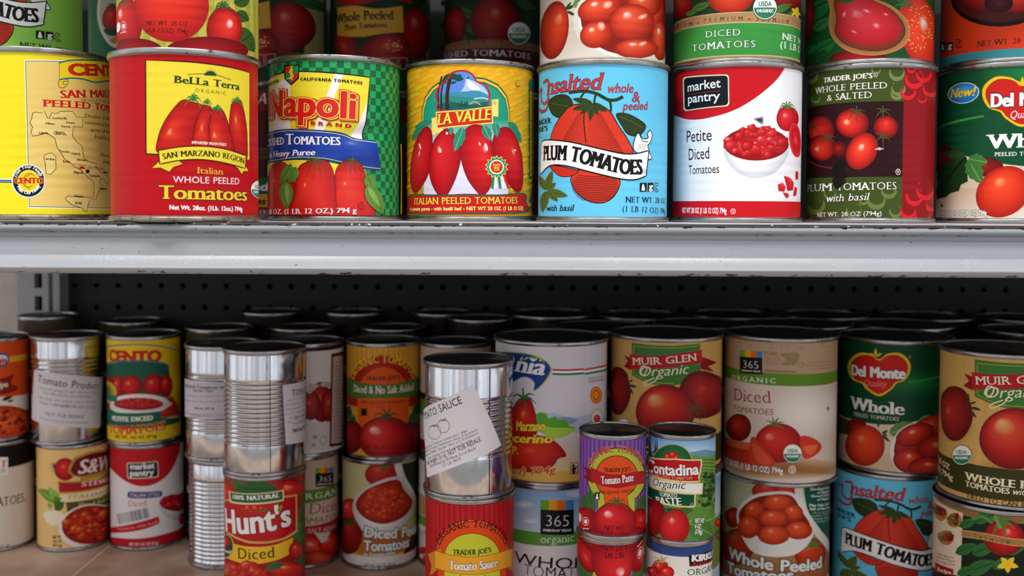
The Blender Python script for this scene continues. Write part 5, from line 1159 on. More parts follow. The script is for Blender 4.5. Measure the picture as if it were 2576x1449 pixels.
def art_nosalt(c):
    A = Art(c, VB); A.bg('d89a2c')
    for k in range(-20, 21): A.band(0, 1, 'e0a63c', k*.15, k*.15+.07)
    for x, y, r in ((960, 620, 50), (1290, 600, 60), (940, 560, 40), (1310, 540, 40)): A.leaf(x, y+r, x+r*.3, y-r, r*.5, '2f5a30', '1a3018')
    def arc(r, cx=1135, cy=470, sq=1.0): return [(cx+r*math.cos(math.radians(a)), cy-r*sq*math.sin(math.radians(a))) for a in range(-10, 191, 8)]
    A.poly(arc(206, sq=1.10), '8a5a14'); A.poly(arc(200, sq=1.10), 'b0201c'); A.poly(arc(142, sq=1.12)+[(1000, 640), (1270, 640)], 'e05a1c')
    A.t('ORGANIC TOMATOES', 0, 0, 0, 0, 44, 'f0c02c', 'serifb', path=[(972, 385), (1005, 330), (1060, 298), (1135, 287), (1212, 297), (1266, 328), (1300, 380)])
    A.t("TRADER JOE'S", 1040, 382, 1225, 374, 22, '2a140c', 'serifb')
    A.poly(A.smooth([(935, 370), (1040, 400), (1135, 405), (1230, 395), (1335, 360)], 4, False)+A.smooth([(1335, 440), (1300, 470), (1135, 480), (975, 478), (935, 440)], 4, False), '4f7a2c'); A.t('Diced & No Salt Added', 975, 445, 1300, 436, 44, 'f0e8d8', 'serifb', ol='24300f', olw=.03)
    A.t('vine-ripened tomatoes', 1015, 508, 1255, 500, 24, '5a1408', 'serif'); A.t('in tomato juice', 1065, 532, 1195, 528, 14, '5a1408', 'serif')
    A.poly([(1015, 538), (1047, 536), (1047, 574), (1015, 576)], '14100c'); A.tom(960, 690, 70, 90, 0, (-.3, -.3), ('d04038', 'b0201e', '8e1416', '5a0c0e')); A.tom(1290, 700, 70, 90, 0, (0, 0), ('a01c1c', '8e1616', '6e1012', '4a0a0c'))
    A.tom(1150, 700, 150, 122, 0, (-.5, -.45), ('ffd8c8', 'd8332c', 'b81c1e', '6e0c10')); A.calyx(1155, 590, 80, '4a4a24', 6, 170, 370, .1, .3)
    A.t('NET WT. 14.5 OZ (411g)', 1040, 752, 1240, 748, 20, '4a0a0a', 'serif')
    return A
def art_bowldiced(c):
    A = Art(c, VB); A.bg('c8c08a'); A.vgrad(860, 1200, 1340, 1340, 'b85a2c', 'c8742c'); A.strip(1115, 1335, 1345, 700, 1600, 'e0a860'); A.strip(1115, 1345, 1460, 700, 1600, 'e8e4de')
    A.tom(1130, 895, 95, 70, 0, (-.3, -.4), ('e8604a', 'c83020', 'b02018', '8a1a14')); A.calyx(1140, 845, 50, '3a6a2a', 5, 10, 170, .12); A.tom(950, 1090, 50, 65); A.tom(945, 1230, 75, 100, 0, (0, -.5), ('d84030', 'b82a1c', '9a1c14', '6a1410')); A.calyx(940, 1150, 50, '2f5a24', 5, 10, 170)
    A.poly([(1220, 840), (1400, 830), (1400, 1100), (1310, 1060), (1240, 960)], '1c2a22'); A.curve([(1215, 840), (1240, 920), (1290, 1000), (1320, 1060)], 44, 'e8e4e0')
    A.shape([(968, 1070), (1000, 1000), (1090, 940), (1220, 905), (1260, 960), (1310, 1050), (1260, 1160), (1160, 1220), (1050, 1220), (990, 1150)], (1130, 1080), ('f4f0ee', 'f0ecea', 'ece8e6', 'cfcac8'))
    A.shape([(985, 1060), (1030, 990), (1120, 945), (1215, 925), (1250, 980), (1295, 1050), (1240, 1130), (1130, 1165), (1030, 1130)], (1130, 1050), ('e0502c', 'd0401f', 'c0341c', '8a2010')); A.blocks((1140, 1050, 120, 85), 60, 24, [('f07048', 'd8482a', 'b83018'), ('e85a34', 'c83820', '9a2414')])
    A.poly([(1240, 1330), (1400, 1290), (1400, 1100), (1300, 1200)], '2a1c10')
    for tx, x0, y0, x1, y1, h in (('Diced Peeled', 1028, 1232, 1330, 1215, 56), ('Tomatoes', 1030, 1308, 1275, 1285, 56)): A.t(tx, x0, y0, x1, y1, h, 'f4f4f0', 'bold', ol='12604c', olw=.055)
    A.t('in Tomato Juice', 1032, 1340, 1200, 1328, 20, 'e8f0ea', 'boldi', ol='12604c', olw=.04); A.t('NET WT 14.5 OZ (411g)', 1030, 1402, 1200, 1392, 24, '8a8684', 'bold'); return A
def art_sliver(c, top):
    A = Art(c, VC); A.bg('c8b49e' if top else 'e0dcd8')
    if top: A.strip(40, 445, 480, -50, 300, '15181a'); A.strip(40, 480, 570, -50, 300, '5f8a2c'); A.strip(40, 570, 700, -50, 300, 'd8c6b6'); A.strip(40, 700, 980, -50, 300, '7a1c16'); A.t('NET WT 14.5 OZ', 30, 945, 200, 950, 26, 'f0e4dc', 'bold'); A.tom(70, 850, 50, 70); A.leaf(30, 800, 60, 760, 12, '4a7a34')
    else: A.strip(40, 1000, 1110, -50, 300, 'b89a6a'); A.strip(40, 1115, 1165, -50, 300, '5f9a34'); A.t('Petite', 30, 1235, 150, 1235, 50, 'a8403c', 'serif'); A.blocks((50, 1350, 40, 60), 14, 20, [('f0605a', 'cf2428', 'b0161c')])
    return A
def sticker_sauce(c):
    A = Art(c, VC, c.rb+.0012); A.poly(A.rquad([(40, 560), (200, 470), (322, 414), (344, 438), (480, 738), (260, 840), (74, 913), (64, 740)], 10), 'e9e8ec'); k = '1c1a20'
    def rt(tx, x0, y0, x1, y1, h, **kw): A.t(tx, x0, y0, x1, y1, h, k, **kw)
    rt('ATO SAUCE', 78, 592, 270, 506, 44, st='sans', bold=.004); A.t('TOM', 20, 622, 74, 594, 44, k, 'sans', bold=.004)
    for cx, cy, r in ((115, 665, 34), (164, 632, 32)):
        q = A.ell_pts(cx, cy, r, r*1.15); A.line(q+[q[0]], 2.6, k)
        for a in (200, 240, 290, 330): A.line([(cx, cy-r*.9), (cx+r*.8*math.cos(math.radians(a)), cy-r*.9+r*.5*math.sin(math.radians(a))+6)], 2.4, k); A.line([(cx, cy-r*.9), (cx+10, cy-r*1.4)], 2.4, k)
    for i, (tx, x0, x1) in enumerate((('Ingredients: Tomatoes, tomato juice, sugar', 66, 296), ('hydrated Onions, Dehydrated celery, Dehydrated', 66, 350), ('pepper, Calcium chloride, Citric acid, Dehydrated', 68, 352), ('garlic, oregano, basil and natural flavoring', 80, 320))):
        y = 752+i*19; rt(tx, x0, y+6, x1, y+6-(x1-x0)*.43, 13, st='sans', bold=.004)
    rt('Net weight 15 oz. NOT FOR RESALE', 74, 846, 370, 712, 26, st='sans', bold=.006); rt('Distributed by SF-Marin Food Bank', 92, 858, 340, 758, 18, st='sans'); rt('S F CA 94107', 160, 858, 264, 814, 18, st='sans'); return A
def art_sauce(c):
    A = Art(c, VC); A.bg('a8161c')
    for k in range(-24, 25): A.band(0, 1, 'c02026', k*.13, k*.13+.065)
    def arc(r, sq=1.0, a0=-5, a1=185): return [(320+r*math.cos(math.radians(a)), 1340-r*sq*math.sin(math.radians(a))) for a in range(a0, a1+1, 6)]
    A.poly(arc(196)+[(130, 1480), (510, 1480)], 'a81c1c'); A.line(arc(194), 3, 'e8b83c'); A.poly(arc(186)+[(134, 1480), (506, 1480)], 'de4a1c'); A.poly(arc(150, .82)+[(170, 1500), (470, 1500)], 'c8cc34'); q = arc(150, .82); A.line(q, 3, '8a2a10')
    A.t('ORGANIC TOMATOES', 0, 0, 0, 0, 44, '3a0c08', 'serif', path=[(145, 1288), (180, 1230), (245, 1195), (325, 1184), (405, 1196), (465, 1232), (502, 1280)], bold=.008)
    A.t("TRADER JOE'S", 216, 1332, 424, 1318, 30, '1c140a', 'slab')
    for P in ([(80, 1330), (150, 1300), (150, 1400), (90, 1449), (100, 1390)], [(560, 1310), (500, 1300), (500, 1400), (552, 1449), (545, 1370)]): A.poly(P, 'c88a20')
    A.poly(A.smooth([(118, 1310), (210, 1335), (320, 1345), (430, 1330), (535, 1300)], 4, False)+A.smooth([(535, 1395), (430, 1425), (320, 1440), (210, 1430), (118, 1405)], 4, False), 'eaa82a'); A.curve([(118, 1310), (210, 1335), (320, 1345), (430, 1330), (535, 1300)], 3, '8a4a10'); A.curve([(118, 1405), (210, 1430), (320, 1440), (430, 1425), (535, 1395)], 3, '8a4a10')
    A.t('Tomato Sauce', 196, 1412, 458, 1396, 52, 'f8f4ec', 'serifb', ol='5a1408', olw=.045)
    A.t('Low in fat', 250, 1470, 420, 1466, 30, '3a0c08', 'serif'); A.tom(320, 1640, 150, 140); A.tom(160, 1640, 80, 100); A.tom(480, 1640, 80, 100); return A
def art_dop(c):
    A = Art(c, VC); A.bg('d9d6de'); A.vgrad(400, 660, 1110, 960, 'dcd8dc', 'e2b85c'); A.strip(760, 880, 960, 300, 1200, 'ddb052')
    A.poly(A.smooth([(660, 590), (760, 560), (860, 590), (960, 570), (1100, 600), (1100, 660), (660, 660)], 4), 'b8c0d8'); A.leaf(760, 610, 900, 600, 24, '8a98b8')
    for s, cc in ((0, 'a8b83c'), (6, '1c3f8c')):
        A.poly(A.smooth([(380, 250+s), (470, 226+s), (600, 232+s), (700, 262+s), (752-s, 315), (735-s, 370-s), (690, 420-s), (655, 442-s), (660, 400), (635, 372), (590, 366), (520, 400), (380, 420)], 5), cc)
    A.curve([(570, 285), (620, 262), (680, 262), (715, 290)], 4, 'a8c060'); 
    for k in range(5): A.leaf(580+k*26, 274-6*math.sin(k), 598+k*26, 252+k*4, 5, 'c8d060')
    A.t('Ta', 395, 345, 530, 345, 90, 'f2f2f6', 'italb'); A.t('nia', 560, 334, 722, 356, 96, 'f2f2f6', 'italb')
    for dy, cc in ((0, 'c8242c'), (10, 'f4f4f4'), (22, '1f7a4a')): A.curve([(757, 326+dy), (840, 328+dy), (930, 322+dy)], 11, cc); A.curve([(932, 326+dy), (1010, 312+dy), (1075, 298+dy)], 11, cc)
    A.line([(930, 200), (930, 640)], 1.5, 'b8b4bc'); A.t('PRODUCT OF ITALY', 952, 378, 1035, 366, 11, '8a868e', 'bold'); A.t('PRESERVATIVE FREE', 952, 394, 1035, 382, 11, '8a868e', 'bold')
    A.ell(995, 463, 32, 46, 'd8401c'); A.ell(995, 463, 26, 38, 'f0b020'); A.ell(995, 463, 20, 30, 'd8401c'); A.ell(995, 463, 14, 20, 'f0a020'); A.plate(1000, 585, 32, 46, 'e4dfd8', 'a8a060', 5); A.tom(1000, 590, 18, 20); A.t('SAN MARZANO DOP', 1042, 600, 1046, 440, 10, 'c87a7a', 'bold')
    A.shape([(560, 500), (600, 475), (640, 490), (665, 560), (680, 640), (640, 720), (540, 720), (520, 600)], (600, 560), ('f08a60', 'd8301f', 'b81c18', '8a1212')); A.calyx(600, 480, 70, '2f6a2c', 6, 10, 330, .12, .3); A.line([(600, 480), (596, 425)], 10, '3a7a34')
    A.shape([(480, 700), (600, 680), (720, 690), (790, 730), (833, 792), (790, 810), (760, 850), (690, 885), (600, 880), (480, 850)], (640, 760), ('e85a3a', 'd8341f', 'c8281a', '9a1a14'))
    lf = [(670, 565), (720, 562), (735, 590), (775, 580), (790, 600), (830, 600), (845, 630), (882, 640), (840, 672), (780, 690), (720, 680), (680, 640)]; A.poly(A.smooth(lf, 3), '5aa82c'); A.poly(A.smooth([(690, 630), (760, 640), (882, 645), (820, 690), (730, 695)], 3), 'a8d44a')
    A.t('S.', 500, 655, 545, 655, 50, 'f6d83a', 'sansi', ol='5a3a08', olw=.03); A.t('Marzano', 562, 655, 722, 655, 54, 'f6d83a', 'boldi', ol='5a3a08', olw=.035); A.t('Sarnese-Nocerino', 380, 714, 765, 722, 50, 'f6d83a', 'boldi', ol='5a3a08', olw=.035); A.t('D.O.P.', 470, 780, 575, 784, 44, 'f6d83a', 'boldi', ol='5a3a08', olw=.03)
    A.t('(1 lb 12 oz) 794g', 430, 886, 776, 888, 42, 'c8641c', 'boldi', ol='f0d89a', olw=.03)
    A.frame(856, 832, 896, 892, 3, '2a2418'); A.ell(872, 848, 7, 9, '2a2418'); A.poly([(862, 858), (882, 856), (890, 862), (882, 870), (880, 892), (866, 892)], '2a2418'); A.line([(880, 860), (898, 850)], 4, '2a2418'); return A
def art_whole365(c):
    A = Art(c, VC); A.bg('e8e4e6'); A.strip(720, 940, 1215, 300, 1300, '8cb4d8'); A.vgrad(460, 960, 1120, 1215, '7aa8d4', 'c0d4e4')
    for x, y, r in ((600, 1060, 60), (900, 1000, 70), (640, 1150, 60)): A.grad(A.ell_pts(x, y, r, r*.35), (x, y), ('e4ecf2', 'c4d8e8', 'a4c4e0'))
    A.strip(720, 1212, 1285, 300, 1300, '5a9a3a'); square365(A, 692, 1035, 182, 0)
    A.t('organic', 690, 1268, 876, 1258, 46, 'f0f4ea', 'serif'); A.t('WHOLE PEELED', 548, 1368, 1120, 1354, 60, '1c1a1c', 'sans', bold=.004); A.t('TOMATOES', 598, 1440, 990, 1430, 62, '1c1a1c', 'light'); A.tom(720, 1640, 130, 130); return A
def art_paste(c):
    A = Art(c, VD); A.bg('6a3a94')
    for k in range(-20, 21): A.band(0, 1, '8a5cb0', k*.155, k*.155+.075)
    def arc(r, a0=-20, a1=200, sq=1.0): return [(240+r*math.cos(math.radians(a)), 910-r*sq*math.sin(math.radians(a))) for a in range(a0, a1+1, 7)]
    A.poly(arc(160, -50, 230)+[(140, 1100), (340, 1100)], '3a2010'); A.poly(arc(155, -50, 230)+[(140, 1100), (340, 1100)], 'b4c03a'); A.poly(arc(118, -60, 240)+[(180, 1090), (310, 1090)], '3a1a10'); A.poly(arc(114, -60, 240)+[(182, 1090), (306, 1090)], 'e4541c')
    A.t('ORGANIC TOMATOES', 0, 0, 0, 0, 40, 'c0301c', 'serifb', path=[(108, 868), (130, 815), (175, 785), (242, 776), (310, 785), (350, 812), (375, 858)], ol='e8e08a', olw=.02)
    A.t("TRADER JOE'S", 172, 882, 318, 876, 24, '3a140a', 'serifb')
    for P in ([(55, 850), (110, 868), (112, 945), (60, 905), (85, 890)], [(408, 875), (370, 880), (372, 945), (405, 935), (390, 910)]): A.poly(P, '8a141a')
    A.poly(A.smooth([(100, 855), (180, 890), (250, 895), (320, 885), (390, 875)], 4, False)+A.smooth([(392, 945), (330, 955), (250, 970), (170, 960), (104, 935)], 4, False), 'b01a20'); A.t('Tomato Paste', 158, 948, 334, 930, 46, 'f8f4f0', 'serifb', ol='2a0608', olw=.045)
    A.t('vine-ripened tomatoes', 146, 998, 336, 988, 26, '5a1a0a', 'serif', bold=.006)
    A.poly([(120, 994), (148, 992), (148, 1034), (122, 1036)], '14100c'); A.poly([(130, 1010), (139, 1010), (143, 1030), (126, 1030)], 'f0ece8'); A.ell(135, 1005, 5, 5, 'f0ece8')
    for x, y in ((70, 1040), (90, 1020), (375, 1050), (365, 1080), (100, 1060)): A.leaf(x, y+40, x+10, y-40, 26, '3a6a34', '1a3a1c', 8, .2)
    A.tom(75, 1160, 70, 85, 0, (-.4, -.4), ('f08a80', 'cc2228', 'aa141c', '7a0c12')); A.tom(370, 1160, 60, 80, 0, (0, -.3), ('e05048', 'c81e24', 'a6141a', '780c12')); A.tom(240, 1230, 200, 60, 0, (0, 0), ('a8141a', 'a01218', '901016', '7a0c12'))
    A.tom(232, 1150, 116, 105, 0, (-.4, -.45), ('ffd8d0', 'da2a2c', 'c01a22', '8a0c14')); A.calyx(240, 1060, 62, '5a5a2c', 6, 180, 360, .1, .4)
    A.plate(73, 1152, 16, 22, 'c02028', 'f0e8e4', 3); A.ell(73, 1152, 9, 13, 'f0e8e4'); A.line([(56, 1190), (92, 1192)], 4, 'f0e8e4'); A.plate(42, 1140, 8, 26, 'f0ece8', '3a2a20', 2)
    A.t('NET WT.', 174, 1198, 288, 1200, 27, '3a0a0c', 'serif', bold=.006); A.t('6 OZ (170g)', 156, 1228, 304, 1234, 28, '3a0a0c', 'serif', bold=.006); return A
def art_contad(c):
    A = Art(c, VD); A.bg('5a8a4a'); A.strip(610, 640, 790, 300, 900, '8cc4ec'); A.vgrad(410, 690, 810, 800, '5aa8e4', 'd4e8f2')
    A.poly([(410, 790), (500, 760), (640, 775), (720, 760), (800, 775), (800, 830), (410, 830)], '6a9ab0'); A.poly([(410, 800), (640, 790), (805, 800), (805, 1060), (640, 1100), (410, 1000)], '6f9a40')
    for k in range(8): A.curve([(640+k*6, 830+k*16), (720, 815+k*18), (800, 818+k*20)], 5, '3f6a28')
    for k in range(70):
        x, y = 690+A.rnd.random()*110, 880+A.rnd.random()*190; A.ell(x, y, 12, 10, A.rnd.choice(('2c4f24', '3a6a2c', '1f3a1c', '4a7a34')))
    for x in (452, 462, 425): A.poly([(x-7, 800), (x, 688), (x+7, 800)], '2a4a2c')
    A.grad([(445, 830)]+[(545+110*math.cos(math.radians(a)), 830-100*math.sin(math.radians(a))) for a in range(180, -1, -12)], (545, 800), ('2c7a40', '1c5f34', 'e0c870'), [0, .93, 1])
    A.tom(520, 800, 22, 20); A.tom(548, 790, 22, 20); A.tom(568, 806, 18, 18); A.poly([(485, 808), (580, 806), (572, 845), (500, 848)], 'a8743c')
    A.poly([(395, 818), (560, 808), (706, 812), (706, 850), (692, 915), (696, 938), (560, 935), (395, 905)], 'e8d8a0'); A.poly([(395, 826), (560, 816), (698, 820), (698, 848), (684, 912), (690, 930), (560, 927), (395, 897)], 'c0181e')
    A.t('C', 405, 890, 445, 893, 76, 'f8f4f0', 'boldi', ol='4a0a0c', olw=.02); A.t('ontadina', 445, 886, 688, 893, 62, 'f8f4f0', 'bold', ol='4a0a0c', olw=.03); A.t('ROMA STYLE TOMATOES', 436, 902, 656, 922, 16, 'e8c890', 'serif')
    A.poly([(395, 905), (560, 935), (712, 940), (708, 1004), (560, 992), (395, 965)], 'e8d8a0'); A.poly([(395, 912), (560, 942), (705, 947), (701, 997), (560, 985), (395, 958)], 'f2efe8'); A.t('Organic', 440, 955, 622, 975, 48, '1c3a24', 'script')
    A.poly([(395, 965), (560, 992), (672, 1000), (670, 1076), (560, 1070), (395, 1030)], 'e8d8a0'); A.poly([(395, 970), (560, 998), (664, 1006), (662, 1068), (560, 1062), (395, 1022)], '0f5030'); A.t('TOMATO', 474, 1012, 572, 1022, 24, 'f4f4ec', 'serifb'); A.t('PASTE', 456, 1054, 596, 1062, 42, 'f4f4ec', 'serifb'); A.line([(640, 1066), (650, 1050), (660, 1066), (640, 1066)], 2.5, 'e8e8e0')
    A.leaf(610, 1150, 790, 1120, 56, '5f8f3a', '8ab85a', 8, .25); A.leaf(640, 1160, 770, 1230, 50, '4a7a30', '7aa850', 8, .25); A.leaf(560, 1110, 660, 1085, 20, '3a6a2a', None, 8, .2)
    A.tom(440, 1130, 70, 100, 0, (-.2, -.4), ('e86a60', 'c82428', 'a8161c', '7a0e12')); A.tom(556, 1180, 82, 100, 0, (-.2, -.4), ('ffa8a0', 'e02e2e', 'cc1e22', '981016')); A.calyx(530, 1085, 50, '2a4a24', 5, 10, 170, .1)
    for k, (tx, x1) in enumerate((('NET WT', 716), ('6 OZ', 698), ('(170g)', 706))): A.t(tx, 666, 1158+30*k, x1, 1160+30*k, 25, 'f4f4f0', 'bold', ol='2a3a20', olw=.03)
    A.line([(792, 690), (782, 1235)], 3, '7a3a24'); return A
def art_kirk(c):
    A = Art(c, VD); A.bg('ece8e2'); A.strip(600, 1275, 1345, 300, 900, '2f4f8c')
    A.poly([(634, 1338), (720, 1322), (800, 1296), (800, 1364), (720, 1385), (638, 1398)], '14141a'); A.t('KIRKLA', 648, 1370, 778, 1338, 36, 'f4f4f4', 'black', tail='ND'); A.t('Signatu', 648, 1392, 776, 1362, 22, 'd8302c', 'script', tail='re')
    A.tom(478, 1400, 44, 40, 0, (-.3, -.3)); A.tom(440, 1430, 30, 34); A.tom(515, 1430, 40, 34); A.calyx(485, 1372, 50, 'b8b070', 5, 170, 370, .12, .2); A.line([(490, 1375), (496, 1350)], 7, 'b8b070'); A.t('ORGANIC', 622, 1446, 790, 1406, 36, '1f5a3c', 'serif', bold=.006); A.blob([(430, 1450), (520, 1440), (560, 1500), (430, 1520)], 'c83028'); return A
def art_glen(c):
    A = Art(c, VF); A.bg('d3a95e'); 
    for k in range(60):
        u = (A.rnd.random()*2-1)*2.6; A.band(0, 1, A.rnd.choice(('cda256', 'd8b068', 'cfa660')), u, u+.02)
    A.poly([(806, 268), (940, 285), (1080, 292), (1240, 280), (1240, 500), (1080, 540), (940, 528), (806, 470)], '3f7a34'); A.line([(820, 290), (940, 300), (1080, 306), (1226, 296)], 3, 'd8b040'); A.line([(820, 290), (820, 462), (940, 516), (1080, 526)], 3, 'd8b040')
    for P in ([(748, 345), (800, 365), (800, 440), (745, 412), (775, 385)], [(1240, 360), (1320, 400), (1280, 425), (1310, 460), (1240, 440)]): A.poly(P, '8a1418')
    A.poly(A.smooth([(790, 338), (940, 352), (1080, 345), (1250, 318)], 4, False)+A.smooth([(1250, 400), (1080, 425), (940, 432), (790, 432)], 4, False), 'b81c22'); A.t('MUIR GLEN', 810, 405, 1222, 385, 48, 'f2e8c8', 'serif', bold=.012, ol='5a0c10', olw=.02)
    A.t('Organic', 862, 478, 1180, 465, 66, 'f4ecc0', 'script', ol='2a5a24', olw=.02); A.curve([(890, 470), (860, 455), (880, 415), (910, 430), (890, 475)], 7, 'f4ecc0'); A.curve([(985, 478), (960, 510), (900, 535), (895, 515), (960, 490)], 6, 'f4ecc0')
    A.grad(A.ell_pts(710, 650, 110, 80), (700, 640), ('a87a3c', 'b88a4c', 'd3a95e')); A.shape([(622, 500), (650, 430), (700, 415), (760, 450), (795, 560), (780, 640), (730, 705), (670, 705), (630, 640)], (660, 545), ('d85a30', 'b02a1c', '8e1a18', '5e0e12')); 
    for a in ((770, 520, 770, 450, 8), (785, 530, 842, 545, 8), (785, 545, 815, 590, 7), (780, 510, 815, 500, 6)): A.leaf(*a, '3a3a1c', None)
    A.grad(A.ell_pts(1030, 850, 230, 70), (1030, 850), ('9a6a30', 'b08040', 'd3a95e')); A.tom(1240, 600, 130, 150, 0, (0, -.3), ('c83a2a', 'a82020', '8a1618', '5a0e10')); A.tom(1020, 700, 190, 168, 0, (-.4, -.55), ('e8b878', 'd8462c', 'b8201e', '6e0f12'), (0, .3, .65, 1)); A.calyx(1200, 690, 70, '4a4a20', 6, 0, 300, .1)
    A.strip(1000, 868, 1040, 300, 1700, '3a3a16'); A.poly([(560, 1060), (740, 1010), (1074, 1085), (1300, 1075), (1500, 1020), (1500, 1120), (560, 1130)], 'd3a95e')
    A.usda(736, 790, 52); A.t('NET WT 28 OZ', 540, 835, 668, 870, 32, 'd8cc9a', 'bold'); A.t('(1 LB 12 OZ) 794g', 520, 880, 686, 928, 32, 'd8cc9a', 'bold')
    A.t('WHOLE PEELED', 755, 922, 1260, 965, 44, 'f0e8c0', 'slab'); A.t('TOMATOES', 755, 958, 996, 1002, 32, 'f0e8c0', 'slab'); A.t('with basil', 1012, 1004, 1200, 1008, 36, 'f0e8c0', 'ital'); A.t('FIELD TO CAN IN 8 HOURS', 764, 1022, 1250, 1068, 28, '3a2a14', 'serif', bold=.012); return A
def art_diced365(c):
    A = Art(c, VE); A.bg('b89c7e'); A.strip(420, 398, 950, -300, 1200, 'd9cbbf'); A.grad(A.ell_pts(560, 560, 280, 150), (560, 560), ('f0e8e0', 'e8dfd6', 'd9cbbf')); A.strip(420, 348, 414, -300, 1200, '5f8a24')
    for k in range(50):
        x, y = 130+A.rnd.random()*580, 165+A.rnd.random()*45; A.leaf(x, y, x+16*A.rnd.random(), y-16*A.rnd.random()+6, 4, 'a0845e')
    square365(A, 176, 218, 122, 8); A.t('PURE', 310, 244, 382, 248, 20, '8a7048', 'serif', bold=.01); A.lines(312, 262, 400, 300, 4, 9, '9a8258', 2); A.poly(A.smooth([(400, 240), (490, 232), (495, 270), (470, 300), (400, 296), (430, 270)], 3), '9a8258'); A.strip(400, 328, 342, 312, 480, '9a8258'); A.plate(510, 298, 14, 12, 'b89c7e', '8a7048', 3)
    for k in range(3): A.line([(545, 285+k*18), (700, 272+k*17)], 2, 'a0705a')
    A.t('ORGANIC', 132, 376, 374, 398, 28, 'e8ecd8', 'serif', bold=.015, sp=.22); A.t('Diced', 144, 490, 348, 508, 72, 'a83a38', 'serif'); A.t('TOMATOES', 140, 548, 362, 572, 34, 'a07a4c', 'sansi', bold=.004)
    A.grad(A.ell_pts(400, 860, 330, 60), (400, 860), ('8a5a34', 'a8784c', 'd0b494'))
    A.tom(170, 640, 68, 75, 0, (-.2, -.2), ('c84030', 'b02a22', '8e1c1a', '5a1010')); A.tom(385, 725, 128, 108, 0, (-.45, -.4), ('ff9a80', 'd8382a', 'c02420', '8a1616')); A.calyx(365, 630, 62, '6a6a34', 6, 180, 370, .1, .2)
    A.poly(A.smooth([(505, 690), (580, 700), (622, 745), (580, 795), (520, 805)], 3), 'd03a24'); A.poly(A.smooth([(520, 745), (600, 735), (560, 790)], 3), 'e86a48'); A.poly([(90, 700), (240, 725), (245, 850), (90, 830)], 'b8321f'); A.poly(A.smooth([(100, 700), (240, 730), (230, 760), (110, 735)], 3), 'd8603c'); A.poly(A.smooth([(240, 690), (300, 740), (370, 830), (330, 850), (230, 830)], 3), 'cc3c24'); A.poly(A.smooth([(250, 720), (350, 830), (270, 830)], 3), 'de5a38')
    A.usda(463, 782, 50); A.t('NET WT 28 OZ (1 LB 12 OZ) 794g', 78, 838, 410, 890, 32, 'f4f0ec', 'bold', ol='5a2a1c', olw=.02); A.plate(461, 870, 18, 20, 'b8885c', 'f0ece6', 4); A.t('U', 454, 880, 468, 882, 24, 'f0ece6', 'bold'); A.ell(655, 536, 8, 12, '9a8a80'); return A
def art_plumbowl(c):
    A = Art(c, VE); A.bg('c3cba0'); A.vgrad(60, 1180, 720, 1460, 'b8a070', 'a8582c')
    A.tom(330, 985, 90, 50, 0, (-.2, -.5), ('f08a6a', 'dc4a30', 'c83824', '9a2418')); A.tom(430, 970, 70, 45); A.tom(140, 1130, 44, 56, 0, (-.3, -.3), ('e86a50', 'c83824', 'a82a1c', '7a1c14')); A.tom(160, 1290, 90, 100, 0, (-.2, -.6), ('e86040', 'cc3a20', 'b02c18', '7a1c10')); A.calyx(130, 1215, 50, '3f6a2c', 5, 10, 170, .12)
    A.poly(A.smooth([(525, 930), (528, 1000), (550, 1100), (610, 1190), (670, 1260), (695, 1340), (700, 1440)], 5, False)+[(1000, 1440), (1000, 880), (525, 880)], '0f5a48'); A.curve([(498, 930), (500, 1010), (530, 1110), (600, 1210), (660, 1290), (680, 1380), (650, 1470)], 46, 'eceae6')
    A.tom(560, 1330, 85, 90, 0, (-.3, -.5), ('f08a60', 'de4a28', 'c83a1e', '8a2412')); A.calyx(575, 1285, 60, '4f8a34', 6, 160, 380, .14)
    A.blob([(158, 1130), (180, 1060), (260, 1005), (380, 988), (470, 1000), (530, 1080), (575, 1190), (560, 1260), (480, 1330), (360, 1345), (250, 1320), (190, 1240)], 'efedea'); A.blob([(170, 1130), (195, 1070), (270, 1020), (380, 1005), (460, 1015), (510, 1090), (560, 1185), (470, 1225), (330, 1240), (220, 1210)], '8a2414')
    for t in ((255, 1090, 58, 48, -20), (385, 1050, 84, 48, 0), (465, 1105, 56, 46, 0), (225, 1180, 60, 64, 0), (495, 1200, 76, 50, 0), (360, 1135, 85, 48, 0), (360, 1225, 88, 54, 0)): A.tom(*t, (-.2, -.45), ('f8b088', 'e85a30', 'd8461f', '9a2c14'))
    for k, y in enumerate((968, 1006, 1056)): A.t(('Excellent Source', 'Good Source', 'May Help Reduce')[k], 560+(k == 2)*-8, y+14, 664, y, 14, 'e8f0ec', 'bold'); A.t(('of Vitamin C', 'of Vitamin A', 'Risk of Heart Disease')[k], 596-(k == 2)*40, y+34, 664, y+20, 14, 'e8f0ec', 'bold'); A.plate(680, y, 8, 14, '0f5a48', 'e8f0ec', 3)
    A.lines(566, 1110, 684, 1160, 4, 12, 'c8dcd4', 3, -20)
    A.t('Whole Peeled', 118, 1345, 622, 1400, 62, 'f6f4f0', 'bold', ol='12604c', olw=.06); A.t('Tomatoes', 112, 1425, 470, 1470, 62, 'f6f4f0', 'bold', ol='12604c', olw=.06); return A
